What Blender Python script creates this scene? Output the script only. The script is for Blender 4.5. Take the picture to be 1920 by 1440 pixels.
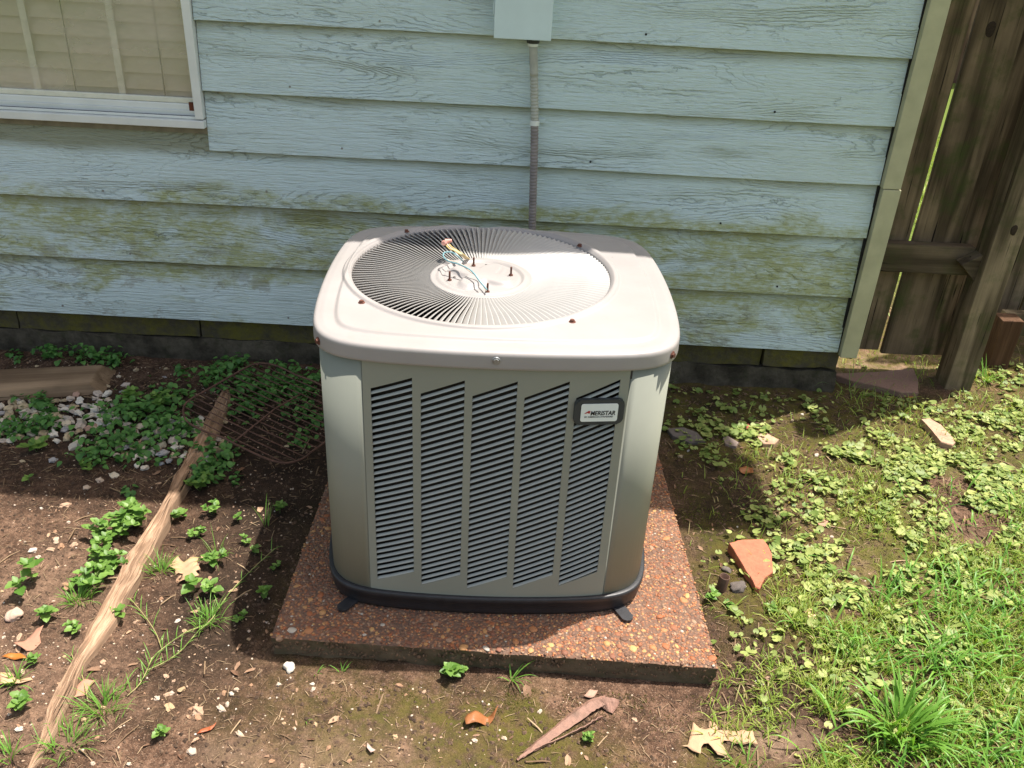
import bpy, bmesh, math, random
import numpy as np
from mathutils import Vector, Matrix, Euler, noise as mnoise
from mathutils.geometry import delaunay_2d_cdt
R = math.radians
rnd = random.Random(7); nr = np.random.default_rng(11)
sc = bpy.context.scene
for o in list(bpy.data.objects): bpy.data.objects.remove(o)
col = sc.collection

# ------------------------------------------------------------------ camera
CAM = np.array([0, 0, 1.44]); FPX = 1668.0
pit, rol, yaw = R(29.4), R(-3.08), R(.33)
Fv = np.array([math.sin(yaw)*math.cos(pit), math.cos(yaw)*math.cos(pit), -math.sin(pit)])
Rt = np.array([math.cos(yaw), -math.sin(yaw), 0]); Ut = np.cross(Rt, Fv)
Rv = math.cos(rol)*Rt - math.sin(rol)*Ut; Uv = math.sin(rol)*Rt + math.cos(rol)*Ut
cd = bpy.data.cameras.new('camera'); cam = bpy.data.objects.new('camera', cd); col.objects.link(cam)
M = Matrix([[Rv[i], Uv[i], -Fv[i]] for i in range(3)]).to_4x4(); M.translation = Vector(CAM)
cam.matrix_world = M
cd.sensor_width = 36; cd.lens = FPX/1920*36; cd.clip_start = .05; cd.clip_end = 400
sc.camera = cam
# ------------------------------------------------------------------ light
SUNV = Vector((.29, .17, 1)).normalized()
elev = math.asin(SUNV.z); az = math.atan2(SUNV.x, SUNV.y)
w = bpy.data.worlds.new('World'); sc.world = w; w.use_nodes = True
nt = w.node_tree; bg = nt.nodes['Background']; sky = nt.nodes.new('ShaderNodeTexSky')
sky.sky_type = 'NISHITA'; sky.sun_disc = False; sky.sun_elevation = elev; sky.sun_rotation = az
sky.air_density = 1.0; sky.dust_density = 3.0; sky.ozone_density = .6
wm = nt.nodes.new('ShaderNodeMix'); wm.data_type = 'RGBA'; wm.blend_type = 'MULTIPLY'; wm.inputs[0].default_value = 1; wm.inputs[7].default_value = (1.08, 1, .86, 1)
nt.links.new(sky.outputs[0], wm.inputs[6]); nt.links.new(wm.outputs[2], bg.inputs[0]); bg.inputs[1].default_value = .15
sl = bpy.data.lights.new('sun', 'SUN'); sl.energy = 5.0; sl.angle = R(.55); sl.color = (1, .95, .88)
so = bpy.data.objects.new('sun', sl); col.objects.link(so); so.location = (3, 3, 8)
so.rotation_euler = SUNV.to_track_quat('Z', 'Y').to_euler()
sc.view_settings.view_transform = 'Standard'; sc.view_settings.look = 'None'
sc.view_settings.exposure = 0.82; sc.view_settings.gamma = 1
try: sc.view_settings.use_curve_mapping = False
except Exception: pass

# ------------------------------------------------------------------ helpers
def ray(px, py): return Fv + Rv*(px-960)/FPX + Uv*(720-py)/FPX
def at(px, py, z=0.):            # point of the horizontal plane z seen at a photo pixel
    d = ray(px, py); return CAM + d*(z-CAM[2])/d[2]
def aty(px, py, y):              # point of the plane Y=y
    d = ray(px, py); return CAM + d*y/d[1]
def tag(o, label=None, cat=None, group=None, kind=None):
    if label: o['label'] = label
    if cat: o['category'] = cat
    if group: o['group'] = group
    if kind: o['kind'] = kind
    return o
def link(name, me, m=None, parent=None, loc=None, rot=None, scale=None):
    if m is not None and len(me.materials) == 0: me.materials.append(m)
    o = bpy.data.objects.new(name, me); col.objects.link(o)
    if parent is not None: o.parent = parent
    if loc is not None: o.location = loc
    if rot is not None: o.rotation_euler = rot
    if scale is not None: o.scale = scale if hasattr(scale, '__len__') else (scale,)*3
    return o
def empty(name, loc, rz=0, scale=1):
    o = bpy.data.objects.new(name, None); col.objects.link(o); o.location = loc
    o.rotation_euler = (0, 0, rz); o.scale = (scale,)*3; o.empty_display_size = .05
    return o
def npmesh(name, V, Fc, smooth=True):
    """V (n,3), Fc (m,k) all faces the same size"""
    V = np.asarray(V, np.float32); Fc = np.asarray(Fc, np.int32)
    me = bpy.data.meshes.new(name); m, k = Fc.shape
    me.vertices.add(len(V)); me.vertices.foreach_set('co', V.ravel())
    me.loops.add(m*k); me.loops.foreach_set('vertex_index', Fc.ravel())
    me.polygons.add(m); me.polygons.foreach_set('loop_start', np.arange(m, dtype=np.int32)*k)
    me.polygons.foreach_set('loop_total', np.full(m, k, np.int32))
    me.polygons.foreach_set('use_smooth', np.full(m, smooth, bool))
    me.update(calc_edges=True); me.validate()
    return me
def grid_mesh(name, P, smooth=True, closed=False):
    """P (a,b,3) grid"""
    a, b = P.shape[:2]; i = np.arange(a*b).reshape(a, b)
    if closed: i = np.concatenate([i, i[:, :1]], 1)
    q = np.stack([i[:-1, :-1], i[:-1, 1:], i[1:, 1:], i[1:, :-1]], -1).reshape(-1, 4)
    return npmesh(name, P.reshape(-1, 3), q, smooth)
def bm_mesh(name, bm, smooth=False):
    me = bpy.data.meshes.new(name); bmesh.ops.recalc_face_normals(bm, faces=bm.faces); bm.to_mesh(me); bm.free()
    if smooth:
        for p in me.polygons: p.use_smooth = True
    return me
def box(bm, x0, x1, y0, y1, z0, z1, bev=0, mat=None):
    r = bmesh.ops.create_cube(bm, size=1)['verts']
    for v in r:
        v.co = Vector(((x0+x1)/2+v.co.x*(x1-x0), (y0+y1)/2+v.co.y*(y1-y0), (z0+z1)/2+v.co.z*(z1-z0)))
        if mat is not None: v.co = mat @ v.co
    if bev:
        es = {e for v in r for e in v.link_edges}
        bmesh.ops.bevel(bm, geom=list(es), offset=bev, segments=2, affect='EDGES', profile=.6)
    return bm
def boxmesh(name, *a, **k): return bm_mesh(name, box(bmesh.new(), *a, **k))
def tube(pts, rad, n=8, cap=True):
    pts = [Vector(p) for p in pts]; rads = rad if hasattr(rad, '__len__') else [rad]*len(pts)
    bm = bmesh.new(); rings = []; up = Vector((0, 0, 1))
    for i, p in enumerate(pts):
        t = (pts[min(i+1, len(pts)-1)]-pts[max(i-1, 0)]).normalized()
        ref = up if abs(t.dot(up)) < .95 else Vector((1, 0, 0))
        a = t.cross(ref).normalized(); b = t.cross(a).normalized()
        rings.append([bm.verts.new(p+(a*math.cos(k*2*math.pi/n)+b*math.sin(k*2*math.pi/n))*rads[i]) for k in range(n)])
    for i in range(len(rings)-1):
        for k in range(n): bm.faces.new((rings[i][k], rings[i][(k+1) % n], rings[i+1][(k+1) % n], rings[i+1][k]))
    if cap:
        bm.faces.new(rings[0]); bm.faces.new(rings[-1])
    return bm
def spline(pts, n=8):
    P = [Vector(p) for p in pts]; out = []
    for i in range(len(P)-1):
        a, b, c, d = P[max(i-1, 0)], P[i], P[i+1], P[min(i+2, len(P)-1)]
        for k in range(n):
            t = k/n; out.append(.5*((2*b)+(c-a)*t+(2*a-5*b+4*c-d)*t*t+(3*b-a-3*c+d)*t**3))
    out.append(P[-1]); return out
def cyl(name, r, z0, z1, n=16, bev=0, r2=None):
    bm = bmesh.new(); r2 = r if r2 is None else r2
    a = [bm.verts.new((r*math.cos(k*2*math.pi/n), r*math.sin(k*2*math.pi/n), z0)) for k in range(n)]
    b = [bm.verts.new((r2*math.cos(k*2*math.pi/n), r2*math.sin(k*2*math.pi/n), z1)) for k in range(n)]
    bm.faces.new(a); bm.faces.new(b)
    for k in range(n): bm.faces.new((a[k], a[(k+1) % n], b[(k+1) % n], b[k]))
    if bev: bmesh.ops.bevel(bm, geom=[e for e in bm.edges if abs(e.verts[0].co.z-e.verts[1].co.z) < 1e-6], offset=bev, segments=2, affect='EDGES')
    return bm_mesh(name, bm)
# value noise in numpy -------------------------------------------------------
_perm = np.random.default_rng(3).permutation(4096).astype(np.int64)
def _h(i, j, s): return _perm[(_perm[(i+s*131) & 4095]+j*57) & 4095]/4095.
def vn(x, y, f, s=0):
    x = np.asarray(x)*f; y = np.asarray(y)*f
    i = np.floor(x).astype(np.int64); j = np.floor(y).astype(np.int64); u = x-i; v = y-j
    u = u*u*(3-2*u); v = v*v*(3-2*v)
    return (_h(i, j, s)*(1-u)+_h(i+1, j, s)*u)*(1-v)+(_h(i, j+1, s)*(1-u)+_h(i+1, j+1, s)*u)*v
def fbm(x, y, f, o=4, s=0):
    t = 0; a = .5
    for k in range(o): t = t+a*vn(x, y, f*2**k, s+k); a *= .5
    return t
# materials ------------------------------------------------------------------
def mat(name, rough=.8, spec=.3):
    m = bpy.data.materials.new(name); m.use_nodes = True; n = m.node_tree
    b = n.nodes['Principled BSDF']; b.inputs['Roughness'].default_value = rough
    b.inputs['Specular IOR Level'].default_value = spec
    return m, n, b
class G:
    def __init__(s, n): s.n = n
    def new(s, t, **k):
        x = s.n.nodes.new(t)
        for a, v in k.items(): setattr(x, a, v)
        return x
    def L(s, a, b): s.n.links.new(a, b)
    def coord(s, kind='Object'): return s.new('ShaderNodeTexCoord').outputs[kind]
    def pos(s): return s.new('ShaderNodeNewGeometry').outputs['Position']
    def map(s, v, scale=(1, 1, 1), loc=(0, 0, 0), rot=(0, 0, 0)):
        x = s.new('ShaderNodeMapping'); s.L(v, x.inputs[0]); x.inputs['Scale'].default_value = scale
        x.inputs['Location'].default_value = loc; x.inputs['Rotation'].default_value = rot; return x.outputs[0]
    def noise(s, v, sc, det=4, rough=.55, dist=0):
        x = s.new('ShaderNodeTexNoise'); s.L(v, x.inputs['Vector']); x.inputs['Scale'].default_value = sc
        x.inputs['Detail'].default_value = det; x.inputs['Roughness'].default_value = rough
        x.inputs['Distortion'].default_value = dist; return x.outputs['Fac']
    def vor(s, v, sc, feat='F1', out='Distance'):
        x = s.new('ShaderNodeTexVoronoi', feature=feat); s.L(v, x.inputs['Vector']); x.inputs['Scale'].default_value = sc; return x.outputs[out]
    def ramp(s, f, st, interp='LINEAR'):
        x = s.new('ShaderNodeValToRGB'); s.L(f, x.inputs[0]); e = x.color_ramp; e.interpolation = interp
        while len(e.elements) < len(st): e.elements.new(.5)
        for a, (p, c) in zip(e.elements, st):
            a.position = p; a.color = (c, c, c, 1) if not hasattr(c, '__len__') else (*c, 1)
        return x.outputs[0]
    def mix(s, f, a, b, mode='MIX'):
        x = s.new('ShaderNodeMix', data_type='RGBA', blend_type=mode)
        for sock, v in ((x.inputs[0], f), (x.inputs[6], a), (x.inputs[7], b)):
            if hasattr(v, 'is_linked'): s.L(v, sock)
            elif hasattr(v, '__len__'): sock.default_value = (*v, 1)
            else: sock.default_value = v
        return x.outputs[2]
    def math(s, op, a, b=None, c=None, clamp=False):
        x = s.new('ShaderNodeMath', operation=op, use_clamp=clamp)
        for i, v in enumerate((a, b, c)):
            if v is None: continue
            if hasattr(v, 'is_linked'): s.L(v, x.inputs[i])
            else: x.inputs[i].default_value = v
        return x.outputs[0]
    def bump(s, b, h, st=.3, d=.01):
        x = s.new('ShaderNodeBump'); s.L(h, x.inputs['Height']); x.inputs['Strength'].default_value = st
        x.inputs['Distance'].default_value = d; s.L(x.outputs[0], b.inputs['Normal']); return x
    def sep(s, v):
        x = s.new('ShaderNodeSeparateXYZ'); s.L(v, x.inputs[0]); return x.outputs
    def attr(s, n): return s.new('ShaderNodeAttribute', attribute_name=n).outputs['Fac']
    def orand(s): return s.new('ShaderNodeObjectInfo').outputs['Random']
    def island(s): return s.new('ShaderNodeNewGeometry').outputs['Random Per Island']
def simple(name, c, rough=.7, var=.15, scale=30, spec=.3, metal=0, bump=.0, bscale=200):
    m, n, b = mat(name, rough, spec); g = G(n); p = g.coord()
    f = g.noise(p, scale, 5)
    dark = tuple(x*(1-var) for x in c); lite = tuple(min(1, x*(1+var)) for x in c)
    g.L(g.ramp(f, [(.3, dark), (.7, lite)]), b.inputs['Base Color']); b.inputs['Metallic'].default_value = metal
    if bump: g.bump(b, g.noise(p, bscale, 4), bump, .002)
    return m

# siding paint: embossed wood grain, algae and worn patches ------------------
def siding_mat():
    m, n, b = mat('siding_paint', .6, .35); g = G(n); P = g.pos()
    rr = g.orand()
    off = g.new('ShaderNodeCombineXYZ'); g.L(g.math('MULTIPLY', rr, 7.3), off.inputs[0]); g.L(g.math('MULTIPLY', rr, 41.7), off.inputs[2])
    add = g.new('ShaderNodeVectorMath', operation='ADD'); g.L(P, add.inputs[0]); g.L(off.outputs[0], add.inputs[1]); q = add.outputs[0]
    # cathedral grain: contour lines of a stretched noise
    big = g.noise(g.map(q, (1.1, 1, 8.5)), 1.0, 1.5, .45, .3)
    fine = g.noise(g.map(q, (22, 1, 60)), 1.0, 4, .6)
    ph = g.math('ADD', g.math('MULTIPLY', big, 34.), g.math('MULTIPLY', fine, 1.9))
    saw = g.math('FRACT', ph)
    line = g.ramp(saw, [(0, 0), (.07, .05), (.35, .8), (.93, 1), (1, .1)])
    strk = g.noise(g.map(q, (12, 1, 190)), 1.0, 4, .65)
    msk = g.ramp(g.noise(g.map(q, (2.5, 1, 9), (5, 0, 3)), 1, 3), [(.38, .0), (.62, 1)])
    hgt = g.math('ADD', g.math('MULTIPLY', g.math('SUBTRACT', 1, g.math('MULTIPLY', g.math('SUBTRACT', 1, line), msk)), .6), g.math('MULTIPLY', strk, 1.1))
    x, y, z = g.sep(P)
    base = g.mix(g.noise(q, 2.5, 4), (.60, .72, .72), (.69, .79, .79))
    base = g.mix(g.ramp(g.noise(g.map(q, (3, 1, 12)), 1, 5), [(.45, 0), (.8, .35)]), base, (.50, .58, .50))
    grv = g.ramp(hgt, [(.62, 1), (.92, 0)])
    base = g.mix(g.math('MULTIPLY', grv, .38), base, (.22, .28, .25))
    # algae: heights from .1 to .6 m, thickest near .4 m
    hz = g.ramp(g.math('MULTIPLY', z, 1.0), [(.05, .12), (.20, .22), (.34, .37), (.48, .41), (.56, .34), (.66, .08), (.9, .0)])
    patch = g.noise(g.map(q, (3.2, 1, 8)), 1, 7, .68, .6)
    f = g.math('ADD', patch, hz)
    dirtm = g.math('MULTIPLY', g.ramp(f, [(.76, 0), (.90, .95)]), g.ramp(g.noise(g.map(q, (28, 1, 70)), 1, 5, .7), [(.36, .3), (.56, 1)]))
    base = g.mix(g.math('MULTIPLY', dirtm, .85), base, g.mix(g.noise(q, 9, 4), (.28, .29, .05), (.46, .47, .18)))
    # upper rim of each board: green-brown grime that also paints the lap shadow
    brn = g.ramp(g.noise(g.map(q, (7, 1, 16), (9, 0, 2)), 1, 8, .75), [(.565, 0), (.60, 1)])
    low = g.ramp(z, [(.1, .9), (.38, .8), (.50, 0)])
    base = g.mix(g.math('MULTIPLY', g.math('MULTIPLY', brn, low), .5), base, (.24, .215, .14))
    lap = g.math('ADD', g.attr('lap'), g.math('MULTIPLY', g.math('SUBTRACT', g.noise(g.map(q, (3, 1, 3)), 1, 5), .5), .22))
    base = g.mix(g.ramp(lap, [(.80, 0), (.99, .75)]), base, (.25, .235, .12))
    chip = g.ramp(g.vor(g.map(q, (9, 1, 9), (3, 0, 1)), 1), [(.03, 1), (.045, 0)])
    base = g.mix(g.math('MULTIPLY', chip, .7), base, (.22, .20, .15))
    g.L(base, b.inputs['Base Color']); g.bump(b, hgt, 1., .0065)
    return m
def wood_mat(name, c0, c1, axis, ring=26, moss=0, bump=.6, wet=0):
    m, n, b = mat(name, .85, .2); g = G(n); p = g.coord()
    add = g.new('ShaderNodeVectorMath', operation='ADD'); g.L(p, add.inputs[0])
    cmb = g.new('ShaderNodeCombineXYZ')
    for i in range(3): g.L(g.math('MULTIPLY', g.orand(), 9.1+i*5), cmb.inputs[i])
    g.L(cmb.outputs[0], add.inputs[1]); q = add.outputs[0]
    s1 = [9, 9, 9]; s1[axis] = .9; s2 = [160, 160, 160]; s2[axis] = 5; s3 = [40, 40, 40]; s3[axis] = 2.5
    big = g.noise(g.map(q, s1), 1, 2, .5, .2); fine = g.noise(g.map(q, s2), 1, 4, .6); mid = g.noise(g.map(q, s3), 1, 4, .6)
    w_ = g.math('SINE', g.math('ADD', g.math('MULTIPLY', big, ring), g.math('MULTIPLY', mid, 2.)))
    f = g.math('ADD', g.math('MULTIPLY', w_, .22), g.math('ADD', g.math('MULTIPLY', fine, .5), g.math('MULTIPLY', mid, .3)))
    c = g.ramp(f, [(.15, c0), (.75, c1)])
    blot = g.ramp(g.noise(q, 6, 5), [(.4, 0), (.7, .45)])
    c = g.mix(blot, c, tuple(x*.5 for x in c0))
    if moss:
        mm = g.ramp(g.noise(q, 11, 6, .65), [(.5, 0), (.68, moss)]); c = g.mix(mm, c, (.05, .07, .015))
    crk = g.ramp(g.noise(g.map(q, [x*.7 for x in s2]), 1, 3, .5), [(.30, 0), (.36, 1)])
    c = g.mix(g.math('SUBTRACT', 1, crk), c, tuple(x*.25 for x in c0))
    g.L(c, b.inputs['Base Color'])
    g.bump(b, g.math('ADD', f, g.math('MULTIPLY', crk, .5)), bump, .003)
    return m
def leaf_mat(name, c0, c1, tr=.35, rough=.5, island=True, edge=None):
    m = bpy.data.materials.new(name); m.use_nodes = True; n = m.node_tree; g = G(n)
    b = n.nodes['Principled BSDF']; out = n.nodes['Material Output']
    b.inputs['Roughness'].default_value = rough; b.inputs['Specular IOR Level'].default_value = .35
    r = g.island() if island else g.orand()
    c = g.ramp(r, [(0, c0), (.55, tuple((a+d)/2 for a, d in zip(c0, c1))), (1, c1)])
    c = g.mix(g.ramp(g.noise(g.coord(), 90, 3), [(.4, 0), (.8, .35)]), c, tuple(x*.6 for x in c0))
    if edge: c = g.mix(g.ramp(g.island(), [(.86, 0), (.9, 1)]), c, edge)
    g.L(c, b.inputs['Base Color'])
    t = g.new('ShaderNodeBsdfTranslucent')
    g.L(g.mix(1., c, (1.0, 1.0, .45), 'MULTIPLY'), t.inputs[0])
    ms = g.new('ShaderNodeMixShader'); ms.inputs[0].default_value = tr
    g.L(b.outputs[0], ms.inputs[1]); g.L(t.outputs[0], ms.inputs[2]); g.L(ms.outputs[0], out.inputs[0])
    return m
def ground_mat():
    m, n, b = mat('soil', .95, .15); g = G(n); P = g.pos()
    f1 = g.noise(P, 9, 8, .7); f2 = g.noise(P, 60, 8, .75); f3 = g.noise(P, 260, 4, .65)
    c = g.ramp(g.math('ADD', g.math('MULTIPLY', f1, .5), g.math('MULTIPLY', f2, .5)), [(.38, (.028, .017, .011)), (.5, (.10, .056, .035)), (.62, (.25, .148, .095))])
    c = g.mix(g.ramp(f3, [(.35, .7), (.5, 0)]), c, (.022, .014, .01))
    c = g.mix(g.ramp(g.noise(P, 330, 2, .5), [(.62, 0), (.68, .75)]), c, (.33, .23, .16))
    sand = g.attr('sand'); c = g.mix(g.math('MULTIPLY', sand, g.ramp(f2, [(.3, .5), (.6, 1)])), c, g.mix(f3, (.26, .17, .11), (.40, .27, .19)))
    dark = g.attr('dark'); c = g.mix(g.math('MULTIPLY', dark, .8), c, g.mix(f3, (.008, .006, .0045), (.028, .020, .014)))  # soil colour darkened where shade falls
    mo = g.attr('moss')
    mf = g.math('MULTIPLY', mo, g.ramp(g.noise(P, 24, 7, .7), [(.36, .05), (.58, 1)]), clamp=True)
    mc = g.mix(g.noise(P, 18, 4), g.mix(f3, (.03, .038, .006), (.11, .13, .02)), g.mix(f3, (.06, .035, .01), (.17, .12, .035)))
    c = g.mix(mf, c, mc)
    ml = g.attr('green'); c = g.mix(ml, c, g.mix(f3, (.05, .075, .015), (.16, .21, .04)))
    g.L(c, b.inputs['Base Color'])
    g.bump(b, g.math('ADD', g.math('MULTIPLY', f2, .5), g.math('MULTIPLY', f3, .5)), 1., .007)
    return m
def stone_mat(name, st, rough=.8, bump=.5, sc_=40, dirt=.3, useisl=False):
    m, n, b = mat(name, rough, .3); g = G(n); p = g.coord()
    r = g.island() if useisl else g.orand()
    c = g.ramp(r, st, 'CONSTANT' if len(st) > 3 else 'LINEAR')
    c = g.mix(g.ramp(g.noise(p, sc_*3, 5, .7), [(.35, .55), (.6, 0)]), c, g.mix(.5, c, (.05, .035, .02)))
    c = g.mix(g.ramp(g.noise(p, sc_, 4), [(.5, 0), (.8, dirt)]), c, (.09, .06, .04))
    g.L(c, b.inputs['Base Color']); g.bump(b, g.noise(p, sc_*4, 5), bump, .002)
    return m

MS = siding_mat()
MFENCE = wood_mat('fence_wood', (.065, .045, .026), (.26, .185, .115), 2, moss=.7)
MRAIL = wood_mat('rail_wood', (.07, .05, .03), (.21, .155, .10), 0, moss=.3)
MPOST = wood_mat('post_wood', (.09, .066, .038), (.32, .24, .15), 2, moss=.55)
MTIMB = wood_mat('timber_wood', (.17, .11, .065), (.42, .29, .18), 0, ring=18, bump=.4)
MPLANK = wood_mat('old_plank_wood', (.17, .105, .065), (.62, .42, .28), 0, ring=3, bump=1.)
MTRIM = simple('trim_paint', (.44, .41, .26), .5, .12, 14, bump=.1)
def cap_mat():
    m, n, b = mat('cap_paint', .45, .4); g = G(n); P = g.coord()
    c = g.ramp(g.noise(P, 5, 6, .65), [(.3, (.29, .268, .254)), (.7, (.335, .31, .299))])
    c = g.mix(g.ramp(g.noise(P, 40, 6, .7), [(.52, 0), (.75, .22)]), c, (.27, .225, .17))
    sp = g.ramp(g.vor(g.map(P, (1, 1, 1), (.3, .1, 0)), 26), [(.035, 1), (.055, 0)])
    c = g.mix(g.math('MULTIPLY', sp, g.ramp(g.noise(P, 9, 2), [(.5, 0), (.6, .5)])), c, (.13, .09, .06))
    g.L(c, b.inputs['Base Color']); g.L(g.ramp(g.noise(P, 14, 5), [(.3, .36), (.7, .58)]), b.inputs['Roughness'])
    g.bump(b, g.noise(P, 3.2, 2), .12, .02); return m
MCAP = cap_mat()
MCAB = simple('cabinet_paint', (.265, .27, .222), .5, .06, 5, .22, bump=.03, bscale=700)
MSLAT = simple('louver_paint', (.36, .37, .335), .38, .05, 30, .5)
MVANE = simple('vane_paint', (.40, .385, .365), .4, .04, 30, .45)
MBLACK = simple('black_plastic', (.022, .022, .025), .45, .25, 40, .5, bump=.15)
MDARK = simple('dark_inside', (.02, .019, .017), .8, .3, 30)
MCOIL = simple('coil_fins', (.02, .018, .016), .8, .3, 120)
MRUST = simple('rusty_steel', (.12, .048, .032), .8, .35, 120, .3, bump=.5)
MRACK = simple('rack_rust', (.12, .062, .043), .8, .35, 60, bump=.5)
MSTEEL = simple('zinc_screw', (.30, .31, .31), .45, .2, 90, metal=.7)
MWHITE = simple('window_vinyl', (.74, .74, .70), .4, .06, 12)
MBOX = simple('box_paint', (.60, .70, .70), .45, .05, 10, bump=.1)
MCOND = simple('conduit_grey', (.26, .22, .21), .6, .18, 40, bump=.2)
MCONDP = simple('conduit_painted', (.42, .41, .36), .6, .12, 40, bump=.2)
MBLIND = simple('blind_slat_paint', (.90, .80, .70), .6, .06, 5)
MCORD = simple('cord', (.12, .10, .08), .9)
MFOUND = None
MSHING = simple('roof_shingle', (.08, .075, .07), .9, .3, 60)
MSOFF = simple('soffit_paint', (.5, .6, .6), .6)

def gm_foundation_top():
    m, n, b = mat('foundation_mossy', .95, .1); g = G(n); P = g.pos()
    c = g.mix(g.ramp(g.noise(P, 14, 7, .7), [(.4, 0), (.62, .9)]), g.mix(g.noise(P, 50, 5), (.05, .043, .03), (.11, .095, .065)), (.13, .115, .025))
    g.L(c, b.inputs['Base Color']); g.bump(b, g.noise(P, 60, 7, .7), 1, .006); return m
MFTOP = gm_foundation_top()
def footing_mat():
    m, n, b = mat('footing_concrete', .95, .1); g = G(n); P = g.pos()
    c = g.mix(g.ramp(g.noise(P, 9, 8, .72), [(.38, 0), (.62, 1)]), (.04, .034, .025), (.115, .098, .072))
    c = g.mix(g.ramp(g.noise(P, 30, 5), [(.55, 0), (.7, .5)]), c, (.04, .045, .02))
    g.L(c, b.inputs['Base Color']); g.bump(b, g.noise(P, 45, 8, .72), 1, .008); return m
MFOUND = footing_mat()

# ------------------------------------------------------------------ ground
def gz(x, y):
    x = np.asarray(x, float); y = np.asarray(y, float)
    near = np.exp(-((x/3.)**2+((y-1.9)/2.6)**2)**2)
    h = (fbm(x, y, 3.5, 3, 5)-.44)*.022+(fbm(x, y, 22, 3, 9)-.44)*.012+(vn(x, y, 110, 20)-.5)*.0035
    padm = np.clip((.62-np.maximum(abs(x)*1.0, abs(y-1.75)))/.12, 0, 1)
    h = h*(1-.6*padm)-.004*padm
    return h*near
def gauss(x, y, cx, cy, sx, sy): return np.exp(-(((x-cx)/sx)**2+((y-cy)/sy)**2))
def f_green(x, y):
    g_ = np.clip((np.hypot(x-0, y-1.6)-3.0)/1.5, 0, 1)
    g_ = np.maximum(g_, np.clip((y-3.25)/.5, 0, 1)*np.clip((x-1.2)/.3, 0, 1)); return g_
ax = np.concatenate([-np.geomspace(2.0, 130, 34)[::-1], np.linspace(-1.98, 2.3, 612), np.geomspace(2.32, 130, 34)])
ay = np.concatenate([-np.geomspace(.001, 120, 40)[::-1]+.9, np.linspace(.91, 3.4, 356), np.geomspace(3.42, 140, 34)])
GX, GY = np.meshgrid(ax, ay)
gme = grid_mesh('ground', np.stack([GX, GY, gz(GX, GY)], -1))
def vattr(me, name, v):
    a = me.attributes.new(name, 'FLOAT', 'POINT'); a.data.foreach_set('value', np.asarray(v, np.float32).ravel())
N1 = fbm(GX, GY, 3, 4, 31); N2 = fbm(GX, GY, 5, 4, 41)
moss = np.clip((GX-.42)/.12, 0, 1)*.9 + gauss(GX, GY, .09, 1.235, .10, .05)*1.6 + gauss(GX, GY, -.15, 1.22, .10, .05)*.7 + gauss(GX, GY, .35, 1.2, .2, .08)*.8 + gauss(GX, GY, -.35, 1.6, .12, .3)*.8 + gauss(GX, GY, .15, 1.15, .5, .12)*.9
moss = moss*np.clip((N1-.30)*5, 0, 1)
sand = gauss(GX, GY, .56, 1.19, .09, .05)+gauss(GX, GY, 1.25, 2.95, .5, .2)+.6*gauss(GX, GY, -.45, 1.1, .35, .08)+.55*gauss(GX, GY, 1.05, 1.75, .25, .15)*(N2 > .45)+.35*gauss(GX, GY, -1.1, 1.4, .4, .3)
sand = np.clip(sand*np.clip((N2-.28)*4, 0, 1), 0, 1)
dark = gauss(GX, GY, -1.1, 2.2, .9, .35)+.8*gauss(GX, GY, .75, 2.45, .5, .2)+.9*gauss(GX, GY, -.55, 1.9, .25, .5)+.8*gauss(GX, GY, -.62, 1.4, .12, .2)+1.1*gauss(GX, GY, .60, 1.85, .14, .45)+.45*gauss(GX, GY, .1, 1.15, .5, .15)*(N1 > .42)+.5*gauss(GX, GY, .62, 1.3, .15, .2)  # shade painted into the soil to deepen shadows, plus moist mossy ground
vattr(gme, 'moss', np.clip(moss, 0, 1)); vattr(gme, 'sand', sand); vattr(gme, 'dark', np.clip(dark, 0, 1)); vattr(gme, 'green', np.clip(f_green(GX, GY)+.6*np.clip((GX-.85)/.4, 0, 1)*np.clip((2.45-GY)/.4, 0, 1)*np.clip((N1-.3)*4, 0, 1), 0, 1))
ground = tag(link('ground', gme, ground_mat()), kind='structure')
def P3(px, py, dz=0.):
    p = at(px, py); return Vector((p[0], p[1], float(gz(p[0], p[1]))+dz))

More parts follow.
